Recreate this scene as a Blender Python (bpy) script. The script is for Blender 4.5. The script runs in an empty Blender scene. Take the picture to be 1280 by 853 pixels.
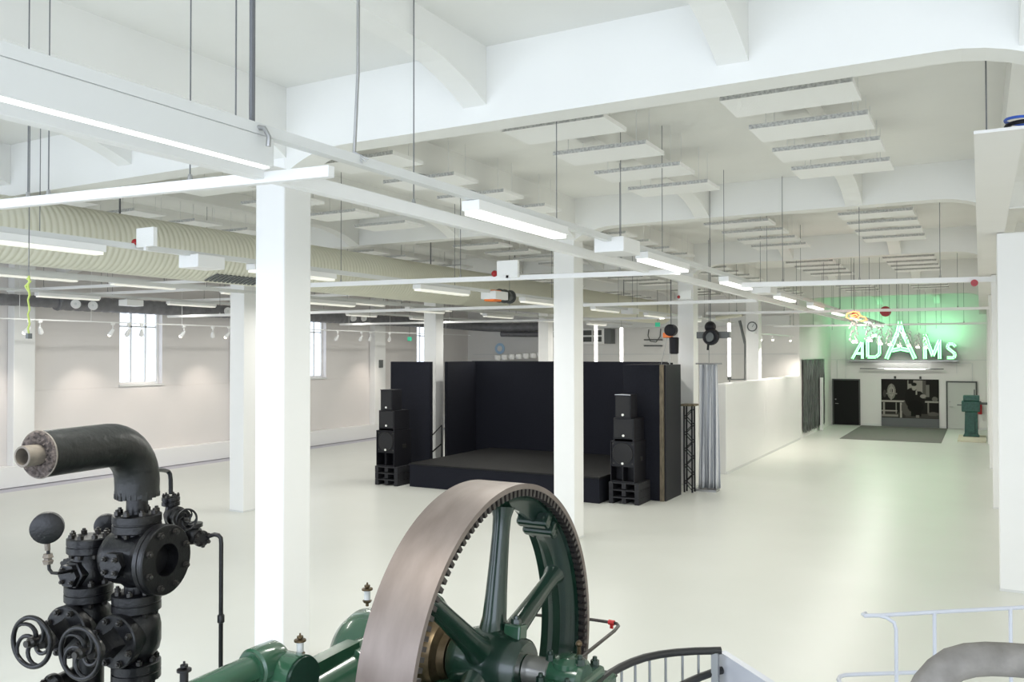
import bpy, math, random
from math import sin, cos, pi, radians as R
from mathutils import Vector as V, Matrix
random.seed(7)
sc = bpy.context.scene
COL = sc.collection

# ------------------------------------------------------------------ camera
FPX, CAMH = 1056.0, 3.4
YAW, PITCH, ROLL = .506, .0157, -.0012
_f0 = V((-sin(YAW), cos(YAW), 0)); _r0 = V((cos(YAW), sin(YAW), 0)); _u0 = V((0, 0, 1))
FWD = _f0*cos(PITCH) + _u0*sin(PITCH); _up = _u0*cos(PITCH) - _f0*sin(PITCH)
RGT = _r0*cos(ROLL) + _up*sin(ROLL); UP = _up*cos(ROLL) - _r0*sin(ROLL)
cam = bpy.data.cameras.new('camera'); cam.sensor_width = 36; cam.lens = FPX/1280*36
cam.clip_start = .05; cam.clip_end = 300
camo = bpy.data.objects.new('camera', cam); COL.objects.link(camo)
m = Matrix((RGT, UP, -FWD)).transposed().to_4x4(); m.translation = (0, 0, CAMH)
camo.matrix_world = m
sc.camera = camo

# ------------------------------------------------------------------ light
w = bpy.data.worlds.new('sky'); sc.world = w; w.use_nodes = True
bg = w.node_tree.nodes['Background']; bg.inputs[0].default_value = (.80, .88, 1, 1); bg.inputs[1].default_value = 3.0

def area(name, loc, rot, sx, sy, power, col):
    l = bpy.data.lights.new(name, 'AREA'); l.shape = 'RECTANGLE'; l.size = sx; l.size_y = sy
    l.energy = power; l.color = col
    o = bpy.data.objects.new(name, l); o.location = loc; o.rotation_euler = rot; COL.objects.link(o); return o
# daylight from the tall windows behind the photographer
area('daylight', (-5, -5.6, 3.6), (R(90), 0, 0), 24, 4.6, 820, (.75, .83, 1))
for _y in (4, 11, 18, 25, 32): area('next_bay_fill', (3.7, _y, 4.6), (0, 0, 0), 1.2, 5.0, 62, (1, .98, .90))  # unseen fill lights added in the next bay to brighten the hall
area('corridor_fill', (-3, 38.5, 4.9), (R(12), 0, 0), 3.5, 1.2, 135, (1, .98, .90))  # unseen fill light added to brighten the corridor end wall
area('side_fill', (6.8, 12, 3.4), (R(90), 0, R(90)), 30, 4.0, 230, (1, .97, .84))  # warm general fill added from the right side, no window there
sc.view_settings.view_transform = 'Standard'; sc.view_settings.look = 'None'
sc.view_settings.gamma = 1; sc.view_settings.use_curve_mapping = False
sc.view_settings.exposure = -0.28
try:
    sc.cycles.max_bounces = 10; sc.cycles.diffuse_bounces = 6; sc.cycles.glossy_bounces = 4
    sc.cycles.transparent_max_bounces = 12
    sc.cycles.caustics_reflective = False; sc.cycles.caustics_refractive = False
    sc.cycles.sample_clamp_indirect = 6; sc.cycles.use_denoising = True
except Exception: pass

# ------------------------------------------------------------------ helpers
def ray(u, v): return FWD*FPX + RGT*(u-640) - UP*(v-426.5)
CC = V((0, 0, CAMH))
def onX(u, v, x): d = ray(u, v); return CC + d*((x)/d.x)
def onY(u, v, y): d = ray(u, v); return CC + d*((y)/d.y)
def onZ(u, v, z): d = ray(u, v); return CC + d*((z-CAMH)/d.z)
def onD(u, v, dep): return CC + ray(u, v)*(dep/FPX)

def node_mat(name, col, rough=.5, metal=0, var=0, vscale=3, bump=0, bscale=40, emit=None, estr=0, coat=0, spec=.5, col2=None, stretch=(1,1,1)):
    mt = bpy.data.materials.new(name); mt.use_nodes = True
    nt = mt.node_tree; b = nt.nodes['Principled BSDF']
    c4 = (*col, 1)
    b.inputs['Base Color'].default_value = c4; b.inputs['Roughness'].default_value = rough
    b.inputs['Metallic'].default_value = metal; b.inputs['Specular IOR Level'].default_value = spec
    if coat: b.inputs['Coat Weight'].default_value = coat; b.inputs['Coat Roughness'].default_value = .08
    if emit:
        b.inputs['Emission Color'].default_value = (*emit, 1); b.inputs['Emission Strength'].default_value = estr
    if var or bump:
        tc = nt.nodes.new('ShaderNodeTexCoord'); mp = nt.nodes.new('ShaderNodeMapping'); mp.inputs['Scale'].default_value = stretch
        nt.links.new(tc.outputs['Object'], mp.inputs[0])
    if var:
        n = nt.nodes.new('ShaderNodeTexNoise'); n.inputs['Scale'].default_value = vscale; n.inputs['Detail'].default_value = 5
        nt.links.new(mp.outputs[0], n.inputs['Vector'])
        r = nt.nodes.new('ShaderNodeValToRGB'); r.color_ramp.elements[0].position = .3; r.color_ramp.elements[1].position = .7
        d = col2 if col2 else tuple(max(0, x*(1-var)) for x in col)
        r.color_ramp.elements[0].color = (*d, 1); r.color_ramp.elements[1].color = c4
        nt.links.new(n.outputs['Fac'], r.inputs[0]); nt.links.new(r.outputs[0], b.inputs['Base Color'])
    if bump:
        n2 = nt.nodes.new('ShaderNodeTexNoise'); n2.inputs['Scale'].default_value = bscale; n2.inputs['Detail'].default_value = 4
        nt.links.new(mp.outputs[0], n2.inputs['Vector'])
        bp = nt.nodes.new('ShaderNodeBump'); bp.inputs['Strength'].default_value = bump; bp.inputs['Distance'].default_value = .01
        nt.links.new(n2.outputs['Fac'], bp.inputs['Height']); nt.links.new(bp.outputs[0], b.inputs['Normal'])
    return mt

M = {}
M['wall'] = node_mat('white_plaster', (.80,.79,.77), .7, var=.03, vscale=.8, bump=.15, bscale=14)
M['wallleft'] = node_mat('warm_white_plaster', (.73,.70,.685), .65, var=.03, vscale=.7, bump=.12, bscale=10)
M['ceil'] = node_mat('white_painted_concrete', (.80,.80,.77), .75, var=.03, vscale=1.2, bump=.3, bscale=7, stretch=(1,1,1))
M['column'] = node_mat('white_column_paint', (.84,.84,.825), .5, var=.02, vscale=2, bump=.08, bscale=12)
M['white'] = node_mat('white_enamel', (.83,.83,.82), .35)
M['whitegrey'] = node_mat('pale_grey_enamel', (.68,.69,.68), .4)
M['panel'] = node_mat('white_acoustic_board', (.84,.84,.82), .85, bump=.3, bscale=60)
M['paneledge'] = node_mat('wood_wool_edge', (.60,.60,.57), .9, var=.5, vscale=40)
M['lampoff'] = node_mat('added_glow_diffuser', (.86,.86,.80), .4, emit=(1,.97,.85), estr=.55)  # slight glow added to diffusers of luminaires taken as unlit
M['lamp'] = node_mat('lamp_diffuser', (.9,.9,.9), .4, emit=(1,.99,.95), estr=2.6)
M['tube'] = node_mat('fluorescent_tube', (.9,.9,.9), .4, emit=(1,.98,.94), estr=5)
M['bulb'] = node_mat('warm_bulb', (.9,.9,.9), .4, emit=(1,.88,.70), estr=9)
M['steel'] = node_mat('brushed_steel', (.42,.42,.42), .35, .9)
M['wire'] = node_mat('grey_wire', (.15,.155,.165), .5, .3)
M['galv'] = node_mat('galvanised_duct', (.21,.21,.225), .45, .25, var=.25, vscale=6)
M['duct'] = node_mat('cream_duct', (.66,.65,.54), .5)
M['black'] = node_mat('black_cloth_board', (.008,.009,.016), .8, var=.35, vscale=30, spec=.25)
M['blackfloor'] = node_mat('black_stage_deck', (.011,.011,.011), .65, var=.4, vscale=8, spec=.3)
M['blackbox'] = node_mat('black_speaker_paint', (.008,.008,.011), .5, bump=.2, bscale=90, spec=.3)
M['grille'] = node_mat('black_grille', (.006,.006,.008), .6, bump=.4, bscale=220)
M['ply'] = node_mat('raw_plywood_edge', (.20,.165,.11), .8, var=.6, vscale=9, stretch=(4,4,.6))
M['pallet'] = node_mat('black_stained_pallet', (.014,.014,.018), .7, var=.4, vscale=14)
M['cone'] = node_mat('white_badge', (.85,.85,.82), .4)
M['iron'] = node_mat('black_painted_iron', (.006,.006,.007), .33, var=.45, vscale=22, bump=.18, bscale=70, spec=.42)
M['ironbolt'] = node_mat('worn_black_bolt', (.045,.042,.038), .32, .4, var=.4, vscale=50)
M['lag'] = node_mat('black_bitumen_lagging', (.009,.010,.009), .40, var=.3, vscale=10, bump=.6, bscale=16, spec=.45)
M['fibre'] = node_mat('brown_lagging_fibre', (.15,.12,.105), .95, var=.8, vscale=55, bump=1, bscale=80)
M['oldpipe'] = node_mat('old_bare_pipe', (.21,.18,.145), .6, var=.35, vscale=25)
M['green'] = node_mat('green_machine_enamel', (.024,.082,.044), .22, var=.15, vscale=5, coat=.5)
M['greendark'] = node_mat('dark_green_enamel', (.009,.030,.019), .25, var=.2, vscale=6, coat=.4)
M['rust'] = node_mat('worn_brown_steel', (.24,.20,.178), .42, .4, var=.35, vscale=2.6, col2=(.165,.13,.112), stretch=(3,1,1))
M['tooth'] = node_mat('dark_oily_steel', (.07,.06,.055), .45, .5, var=.3, vscale=20)
M['slot'] = node_mat('slot_black', (.010,.009,.009), .5)  # near-black ring between the barring teeth
M['brass'] = node_mat('aged_brass', (.16,.115,.065), .35, .8, var=.4, vscale=20)
M['polished'] = node_mat('polished_shaft_steel', (.55,.53,.5), .28, .9)
M['glass'] = None
M['rail'] = node_mat('white_powder_coat', (.54,.56,.62), .35)
M['handrail'] = node_mat('black_rubber_handrail', (.018,.018,.018), .45)
M['baluster'] = node_mat('grey_metal_baluster', (.36,.37,.38), .35, .6)
M['concretepipe'] = node_mat('grey_plaster_lagging', (.24,.225,.205), .85, var=.4, vscale=11, col2=(.155,.143,.128), bump=.7, bscale=24)
M['red'] = node_mat('red_tape', (.55,.02,.02), .5)
M['redpaint'] = node_mat('red_extinguisher_paint', (.35,.01,.012), .3)
M['orange'] = node_mat('orange_hoist_paint', (.85,.20,.03), .4)
M['doorblack'] = node_mat('black_door', (.010,.010,.010), .5, spec=.15)
M['doorgrey'] = node_mat('pale_grey_door', (.52,.54,.51), .5)
M['frame'] = node_mat('dark_grey_door_frame', (.07,.075,.07), .5)
M['rug'] = node_mat('grey_entrance_mat', (.18,.18,.165), .95, var=.25, vscale=30, bump=.5, bscale=150)
M['tinsel'] = node_mat('silver_tinsel', (.34,.37,.36), .2, .85, var=.7, vscale=9, stretch=(9,9,.35))
M['curtain'] = node_mat('pale_grey_drape', (.60,.62,.66), .8)
M['greenmachine'] = node_mat('teal_machine_paint', (.035,.12,.10), .45, var=.4, vscale=14)
M['plinth'] = node_mat('cream_concrete_pad', (.60,.56,.45), .8)
M['signside'] = node_mat('dark_green_letter_side', (.01,.12,.085), .35)
M['signface'] = node_mat('pale_green_letter_face', (.45,.72,.55), .4, emit=(.28,1,.40), estr=.6)
M['neon'] = node_mat('green_neon', (.6,1,.75), .4, emit=(.24,1,.31), estr=3.6)
M['neonred'] = node_mat('orange_neon', (1,.4,.2), .4, emit=(1,.20,.06), estr=5)
M['exit'] = node_mat('green_exit_panel', (.05,.5,.3), .4, emit=(.05,.75,.4), estr=.25)
M['vent'] = node_mat('grey_louvre', (.13,.14,.14), .5)
M['bluesign'] = node_mat('pale_blue_sign', (.40,.60,.80), .4)
M['lime'] = node_mat('lime_strap', (.50,.60,.16), .8)
M['crystal'] = node_mat('clear_bottle_glass', (.62,.63,.62), .12, coat=.5)
M['blue'] = node_mat('blue_cable', (.04,.12,.55), .4)

def glass_mat():
    mt = bpy.data.materials.new('window_glass'); mt.use_nodes = True; nt = mt.node_tree; nt.nodes.clear()
    o = nt.nodes.new('ShaderNodeOutputMaterial'); mx = nt.nodes.new('ShaderNodeMixShader')
    t = nt.nodes.new('ShaderNodeBsdfTransparent'); g = nt.nodes.new('ShaderNodeBsdfGlossy'); g.inputs['Roughness'].default_value = .02
    mx.inputs[0].default_value = .08
    nt.links.new(t.outputs[0], mx.inputs[1]); nt.links.new(g.outputs[0], mx.inputs[2]); nt.links.new(mx.outputs[0], o.inputs[0]); return mt
M['glass'] = glass_mat()

def floor_mat():
    mt = node_mat('pale_epoxy_floor', (.70,.72,.66), .16, spec=.27); nt = mt.node_tree; b = nt.nodes['Principled BSDF']
    tc = nt.nodes.new('ShaderNodeTexCoord'); sx = nt.nodes.new('ShaderNodeSeparateXYZ'); nt.links.new(tc.outputs['Object'], sx.inputs[0])
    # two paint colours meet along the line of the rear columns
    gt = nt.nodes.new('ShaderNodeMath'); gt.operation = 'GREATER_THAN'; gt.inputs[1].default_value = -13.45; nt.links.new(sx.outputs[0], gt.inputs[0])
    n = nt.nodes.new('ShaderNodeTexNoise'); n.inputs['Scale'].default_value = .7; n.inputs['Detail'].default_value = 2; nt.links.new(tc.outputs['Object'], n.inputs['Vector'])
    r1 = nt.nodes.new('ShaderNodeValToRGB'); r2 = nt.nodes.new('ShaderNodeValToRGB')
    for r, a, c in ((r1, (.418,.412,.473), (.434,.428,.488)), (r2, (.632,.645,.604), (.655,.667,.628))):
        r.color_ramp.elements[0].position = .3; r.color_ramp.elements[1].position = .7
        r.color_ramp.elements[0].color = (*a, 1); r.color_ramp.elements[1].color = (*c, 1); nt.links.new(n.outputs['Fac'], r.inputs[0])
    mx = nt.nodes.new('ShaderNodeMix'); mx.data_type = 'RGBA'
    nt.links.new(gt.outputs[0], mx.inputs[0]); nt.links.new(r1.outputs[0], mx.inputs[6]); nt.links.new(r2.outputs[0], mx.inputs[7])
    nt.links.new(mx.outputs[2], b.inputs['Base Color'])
    n3 = nt.nodes.new('ShaderNodeTexNoise'); n3.inputs['Scale'].default_value = 1.6; n3.inputs['Detail'].default_value = 1; nt.links.new(tc.outputs['Object'], n3.inputs['Vector'])
    mr = nt.nodes.new('ShaderNodeMapRange'); mr.inputs[3].default_value = .31; mr.inputs[4].default_value = .34; nt.links.new(n3.outputs['Fac'], mr.inputs[0]); nt.links.new(mr.outputs[0], b.inputs['Roughness'])
    return mt
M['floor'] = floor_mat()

class MB:
    """collects shapes and links them as one mesh object; T maps local points to the world"""
    def __init__(s, T=None): s.v = []; s.f = []; s.T = T
    def add(s, vs, fs):
        k = len(s.v)
        s.v += [tuple(s.T @ V(p)) if s.T else tuple(p) for p in vs]; s.f += [tuple(i+k for i in f) for f in fs]; return s
    def box(s, x0, x1, y0, y1, z0, z1):
        return s.add([(x0,y0,z0),(x1,y0,z0),(x1,y1,z0),(x0,y1,z0),(x0,y0,z1),(x1,y0,z1),(x1,y1,z1),(x0,y1,z1)],
                     [(0,3,2,1),(4,5,6,7),(0,1,5,4),(1,2,6,5),(2,3,7,6),(3,0,4,7)])
    def cbox(s, c, ax, ay, az):      # centre and three half-axis vectors
        c, ax, ay, az = V(c), V(ax), V(ay), V(az)
        p = [c+ax*i+ay*j+az*k for i, j, k in ((-1,-1,-1),(1,-1,-1),(1,1,-1),(-1,1,-1),(-1,-1,1),(1,-1,1),(1,1,1),(-1,1,1))]
        return s.add(p, [(0,3,2,1),(4,5,6,7),(0,1,5,4),(1,2,6,5),(2,3,7,6),(3,0,4,7)])
    def bar(s, a, b, w, h, up=(0,0,1)):
        a, b = V(a), V(b); d = (b-a); L = d.length/2; d.normalize(); sd = d.cross(V(up))
        if sd.length < 1e-4: sd = d.cross(V((1,0,0)))
        sd.normalize(); u2 = sd.cross(d)
        return s.cbox((a+b)/2, d*L, sd*w/2, u2*h/2)
    def lathe(s, o, ax, prof, n=24, cap=True):
        o, ax = V(o), V(ax).normalized(); t = V((0,0,1)) if abs(ax.z) < .9 else V((1,0,0))
        e1 = ax.cross(t).normalized(); e2 = ax.cross(e1); vs = []; fs = []
        for h, r in prof:
            for i in range(n):
                a = 2*pi*i/n; vs.append(o+ax*h+(e1*cos(a)+e2*sin(a))*r)
        for j in range(len(prof)-1):
            for i in range(n): fs.append((j*n+i, j*n+(i+1) % n, (j+1)*n+(i+1) % n, (j+1)*n+i))
        if cap:
            fs.append(tuple(range(n))[::-1]); fs.append(tuple((len(prof)-1)*n+i for i in range(n)))
        return s.add(vs, fs)
    def cyl(s, a, b, r, r2=None, n=16):
        a, b = V(a), V(b); return s.lathe(a, b-a, [(0, r), ((b-a).length, r if r2 is None else r2)], n)
    def ringsolid(s, o, ax, ri, ro, h0, h1, n=48):
        return s.lathe(o, ax, [(h0,ri),(h0,ro),(h1,ro),(h1,ri),(h0,ri)], n, False)
    def tube(s, pts, r, n=8, cap=True, sq=None):
        pts = [V(p) for p in pts]; k = len(pts); rr = r if isinstance(r, (list, tuple)) else [r]*k
        vs = []; fs = []; e1 = None
        for i, p in enumerate(pts):
            d = ((pts[min(i+1,k-1)]-p).normalized() if i < k-1 else V()) + ((p-pts[i-1]).normalized() if i else V())
            d.normalize()
            if e1 is None:
                t = V((0,0,1)) if abs(d.z) < .9 else V((1,0,0)); e1 = d.cross(t).normalized()
            else:
                e1 = (e1-d*e1.dot(d)).normalized()
            e2 = d.cross(e1)
            for j in range(n):
                a = 2*pi*j/n; vs.append(p+(e1*cos(a)+e2*sin(a))*rr[i])
        for i in range(k-1):
            for j in range(n): fs.append((i*n+j, i*n+(j+1) % n, (i+1)*n+(j+1) % n, (i+1)*n+j))
        if cap: fs.append(tuple(range(n))[::-1]); fs.append(tuple((k-1)*n+j for j in range(n)))
        return s.add(vs, fs)
    def prism(s, poly, o, ex, ey, ez):   # polygon in ex,ey extruded by vector ez
        o, ex, ey, ez = V(o), V(ex), V(ey), V(ez); n = len(poly)
        vs = [o+ex*a+ey*b for a, b in poly]+[o+ex*a+ey*b+ez for a, b in poly]
        return s.add(vs, [tuple(range(n))[::-1], tuple(range(n, 2*n))]+[(i, (i+1) % n, n+(i+1) % n, n+i) for i in range(n)])
    def torus(s, c, ax, R_, r, n=40, k=10):
        c, ax = V(c), V(ax).normalized(); t = V((0,0,1)) if abs(ax.z) < .9 else V((1,0,0)); e1 = ax.cross(t).normalized(); e2 = ax.cross(e1)
        vs = []; fs = []
        for i in range(n):
            d = e1*cos(2*pi*i/n)+e2*sin(2*pi*i/n)
            for j in range(k): vs.append(c+d*(R_+r*cos(2*pi*j/k))+ax*(r*sin(2*pi*j/k)))
        for i in range(n):
            for j in range(k): fs.append((i*k+j, ((i+1) % n)*k+j, ((i+1) % n)*k+(j+1) % k, i*k+(j+1) % k))
        return s.add(vs, fs)
    def hexbolt(s, p, ax, r, h, n=6):
        p, ax = V(p), V(ax).normalized(); s.lathe(p, ax, [(0,r),(h,r)], n); return s.lathe(p+ax*h, ax, [(0,r*.55),(h*.5,r*.55),(h*.6,r*.4)], 8)
    def sphere(s, c, r, n=16, k=10, ax=(0,0,1)):
        return s.lathe(c, ax, [(-r*cos(pi*i/k), max(1e-4, r*sin(pi*i/k))) for i in range(k+1)], n, False)
    def build(s, name, mat, parent=None, smooth=True, bevel=0):
        org = V((0,0,0)); p = parent
        while p is not None: org += V(p.location); p = p.parent
        base = V((0,0,0))
        if parent is None:
            xs = [a[0] for a in s.v]; ys = [a[1] for a in s.v]; zs = [a[2] for a in s.v]
            base = V(((min(xs)+max(xs))/2, (min(ys)+max(ys))/2, min(zs)))
        me = bpy.data.meshes.new(name); me.from_pydata([tuple(V(a)-org-base) for a in s.v], [], s.f); me.materials.append(M[mat])
        if smooth:
            me.polygons.foreach_set('use_smooth', [True]*len(me.polygons)); me.set_sharp_from_angle(angle=R(38))
        me.update()
        o = bpy.data.objects.new(name, me); COL.objects.link(o); o.parent = parent; o.location = base
        if bevel:
            b = o.modifiers.new('edge', 'BEVEL'); b.width = bevel; b.segments = 2; b.limit_method = 'ANGLE'
        return o

def thing(name, label, cat, loc, group=None):
    o = bpy.data.objects.new(name, None); o.empty_display_size = .1; COL.objects.link(o); o.location = loc
    return tag(o, label, cat, group)
def tag(o, label, cat, group=None):
    o['label'] = label; o['category'] = cat
    if group: o['group'] = group
    return o
def struct(o): o['kind'] = 'structure'; return o
def stuff(o): o['kind'] = 'stuff'; return o
def children(o): return [c for c in bpy.data.objects if c.parent == o]
def copy_tree(o, parent=None, kids=None):
    c = o.copy(); COL.objects.link(c); c.parent = parent
    for ch in o.children: copy_tree(ch, c)
    return c
ORD = ['first','second','third','fourth','fifth','sixth','seventh','eighth','ninth','tenth','eleventh','twelfth']

# ================================================================== SETTING
BY = [6.894+7.345*k for k in range(5)]
EY = [13.34, 20.68, 28.03]
XA, XE, XR, XL = -6.69, -14.1, .43, -21.94
SL = 6.25
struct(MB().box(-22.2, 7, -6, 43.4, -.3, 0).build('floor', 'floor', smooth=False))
struct(MB().box(-22.2, 7.2, -6, 43.4, SL, SL+.25).build('ceiling', 'ceil', smooth=False))
WIN = [(16.0, 17.46), (23.4, 24.88), (30.85, 32.3)]
wz0, wz1 = 2.52, 4.72
b = MB(); b.box(XL-.3, XL+.015, -6, 35.13, 0, 2.45).box(XL-.3, XL, -6, 35.13, 2.452, wz0).box(XL-.3, XL, -6, 35.13, wz1, SL)
ys = [-6]+[q for p in WIN for q in p]+[35.13]
for i in range(0, len(ys), 2): b.box(XL-.3, XL, ys[i], ys[i+1], wz0, wz1)
struct(b.build('wall_left', 'wallleft', smooth=False))
for i, (a, c) in enumerate(WIN):
    f = struct(MB().box(XL-.26, XL-.18, a, a+.07, wz0, wz1).box(XL-.26, XL-.18, c-.07, c, wz0, wz1).box(XL-.26, XL-.18, a+.07, c-.07, wz0, wz0+.07)
               .box(XL-.26, XL-.18, a+.07, c-.07, wz1-.07, wz1).build('window_%d' % (i+1), 'white', smooth=False))
    q = [a+.07, a+.07+(c-a-.14)*.34, a+.07+(c-a-.14)*.72, c-.07]; zt = 4.22
    for j in range(3):
        for z0, z1 in ((wz0+.07, zt), (zt+.04, wz1-.07)):
            MB().box(XL-.225, XL-.219, q[j], q[j+1], z0, z1).build('pane', 'glass', f, False)
        if j: MB().box(XL-.25, XL-.19, q[j]-.02, q[j]+.02, wz0+.07, wz1-.07).build('mullion', 'whitegrey', f, False)
    MB().box(XL-.25, XL-.19, a+.07, c-.07, zt, zt+.04).build('glazing_bar', 'whitegrey', f, False)
    MB().box(XL-.17, XL+.06, a-.03, c+.03, wz0-.05, wz0-.001).build('window_sill', 'wire' if 0 else 'whitegrey', f, False)
for y0, y1 in ((12.74, 13.3), (20.1, 20.66), (27.5, 28.2), (5.4, 5.96)):
    struct(MB().box(XL+.016, XL+.3, y0, y1, .55, SL).build('pillar', 'column', smooth=False, bevel=.015))
struct(MB().box(XL+.016, XL+.34, -5.9, 35.1, .012, .55).build('baseboard_left', 'white', smooth=False, bevel=.012))
struct(MB().box(XL-.3, -6.32, 35.13, 35.4, 0, SL).build('wall_back', 'wall', smooth=False))
struct(MB().box(-6.6, -6.32, 35.4, 43.2, 0, SL).build('wall_corridor', 'wall', smooth=False))
struct(MB().box(-6.6, 7, 43.2, 43.5, 0, SL).build('wall_far', 'wall', smooth=False))
struct(MB().box(7, 7.2, -6, 43.5, 0, SL).build('wall_right', 'wall', smooth=False))
struct(MB().box(-6.72, -6.30, 23.85, 28.68, .0, 2.54).box(-6.45, -6.30, 28.68, 29.2, 0, 2.54).box(-6.72, -6.30, 29.2, 35.12, .0, 2.54).build('partition', 'white', smooth=False, bevel=.012))
struct(MB().box(-6.30, -6.285, 23.85, 35.12, 0, .07).build('baseboard_partition', 'whitegrey', smooth=False))
struct(MB().box(-6.3, 5, 43.18, 43.2, 0, .1).build('baseboard_far', 'whitegrey', smooth=False))

# columns
def column(x, y, zt=5.75):
    o = struct(MB().box(x-.21, x+.21, y-.21, y+.21, 0, zt).build('column', 'column', smooth=False, bevel=.018))
    MB().box(x-.215, x+.215, y-.215, y+.215, 0, .035).build('base_strip', 'whitegrey', o, False)
    return o
for k in range(4): column(XA, BY[k])
for y in EY: column(XE, y)
for k in range(1, 5): column(XR, BY[k], 5.14)

# beams across the hall, with haunches at the columns
def tbeam(k):
    y = BY[k]; s = 5.55 if k == 0 else 5.70
    x0, x1 = (XL, 7) if k < 4 else (-6.32, 7)
    cols = [XL, XE, XA, XR] if k else [XL, XE, XA, .75]
    xs = sorted(set([x0, x1]+[c+d for c in cols for d in (-1,-.85,-.7,-.55,-.4,-.3,-.21,.21,.3,.4,.55,.7,.85,1)])); xs = [x for x in xs if x0 <= x <= x1]
    def zz(x):
        d = min(abs(x-c) for c in cols); t = max(0, 1-(d-.21)/.79) if d > .21 else 1
        return s-.22*min(1, t)**2.2
    poly = [(x, zz(x)) for x in xs]+[(x1, SL), (x0, SL)]
    struct(MB().prism(poly, (0, y-.203, 0), (1,0,0), (0,0,1), (0,.30,0)).build('beam', 'ceil', smooth=False))
for k in range(5): tbeam(k)
def lbeam(x, y0, y1, s, drop, wd, L):
    ysx = [y0]+[y0+L*t for t in (.1,.2,.3,.45,.6,.8,1)]+[y1-L*t for t in (1,.8,.6,.45,.3,.2,.1)]+[y1]
    def zz(y): t = max(0, 1-min(y-y0, y1-y)/L); return s-drop*t**2
    poly = [(y, zz(y)) for y in ysx]+[(y1, SL), (y0, SL)]
    struct(MB().prism(poly, (x-wd/2, 0, 0), (0,1,0), (0,0,1), (wd,0,0)).build('beam', 'ceil', smooth=False))
spans = [(-6, BY[0]-.204)]+[(BY[k]+.098, BY[k+1]-.204) for k in range(4)]+[(BY[4]+.098, 43.2)]
SECX = [-19.3, -16.7, -11.6, -9.1, -4.1, -1.7, 2.9, 5.0]
for i, (a, c) in enumerate(spans):
    for x in SECX:
        if x < -6.3 and i > 3: continue
        if i == 3 and x < -6.3: c2 = 35.13
        else: c2 = c
        lbeam(x, a, c2, 5.97, .26, .25, 1.15)
    for x in (XE, XA+.05, XR):
        if x < -6.3 and i > 3: continue
        lbeam(x, a, 35.13 if (i == 3 and x < -6.3) else c, 5.8, .3, .36, 1.0)
# conduits and joints on the far walls
for z, x0, x1 in ((3.12, -6.3, 4), (2.98, -5.6, -.35)):
    struct(MB().box(x0, x1, 43.16, 43.19, z-.015, z+.015).build('trim_%d' % (1 if z > 3 else 2), 'whitegrey', smooth=False))
struct(MB().box(-6.05, -6.02, 43.16, 43.19, 1.0, 3.1).box(-5.65, -5.62, 43.16, 43.19, 2.2, 4.6).box(-.95, -.92, 43.16, 43.19, 2.5, 3.1).box(-.33,-.30,43.16,43.19,.1,2.98).build('trim_3', 'whitegrey', smooth=False))
struct(MB().box(-21.6, -6.4, 35.10, 35.125, 3.38, 3.41).build('trim_4', 'whitegrey', smooth=False))

# doors on the far wall
def door(n, x0, x1, zt, mat, hx):
    o = struct(MB().box(x0+.06, x1-.06, 43.13, 43.17, .01, zt-.06).build('door_%d' % n, mat, smooth=False))
    MB().box(x0, x0+.06, 43.1, 43.19, 0, zt).box(x1-.06, x1, 43.1, 43.19, 0, zt).box(x0+.06, x1-.06, 43.1, 43.19, zt-.06, zt).build('door_frame', 'frame', o, False)
    MB().cyl((hx, 43.13, 1.02), (hx, 43.07, 1.02), .015, n=8).cyl((hx, 43.07, 1.02), (hx+.13, 43.07, 1.02), .012, n=8).cyl((hx, 43.13, 1.22), (hx, 43.11, 1.22), .03, n=10).build('door_handle', 'steel', o)
door(1, -6.25, -5.0, 2.2, 'doorblack', -6.1); door(2, -1.37, -.13, 2.16, 'doorgrey', -1.22)

# ================================================================== CEILING BOARDS
ROWS = [(-1.5, 'row over the open aisle', .56, 1.12), (-3.77, 'row over the aisle lights', .52, 1.2), (-6.5, 'row along flywheel columns', .75, 1.3),
        (-9.4, 'row beside the wide duct', .9, 1.35), (-12.45, 'row beyond the wide duct', .6, 1.2)]
BAYS = ['second', 'third', 'fourth', 'fifth']
def board(x, y, z, wd=1.14, dp=.62):
    r = thing('acoustic_board', '', 'board', (x, y, z), 'white acoustic boards under the ceiling')
    MB().box(x-wd/2, x+wd/2, y+.004, y+dp, z, z+.045).build('board_face', 'panel', r, False)
    MB().box(x-wd/2, x+wd/2, y, y+.004, z, z+.045).build('board_edge', 'paneledge', r, False)
    for dx in (-.42, .42):
        for dy in (.1, .52): MB().cyl((x+dx, y+dy, z+.045), (x+dx, y+dy, SL), .0035, n=5).build('hanger_wire', 'whitegrey', r)
    return r
proto = None
for ri, (x, rl, off, sp) in enumerate(ROWS):
    for k in range(4):
        for j in range(4):
            y = BY[k]+.21+off+sp*j
            if x < -6.6 and y > 33.8: continue
            if proto is None: proto = board(x, y, 5.72); o = proto
            else: o = copy_tree(proto); o.location = (x, y, 5.72)
            o['label'] = 'white acoustic board, %s of four in %s bay, %s' % (ORD[j], BAYS[k], rl)

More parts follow.
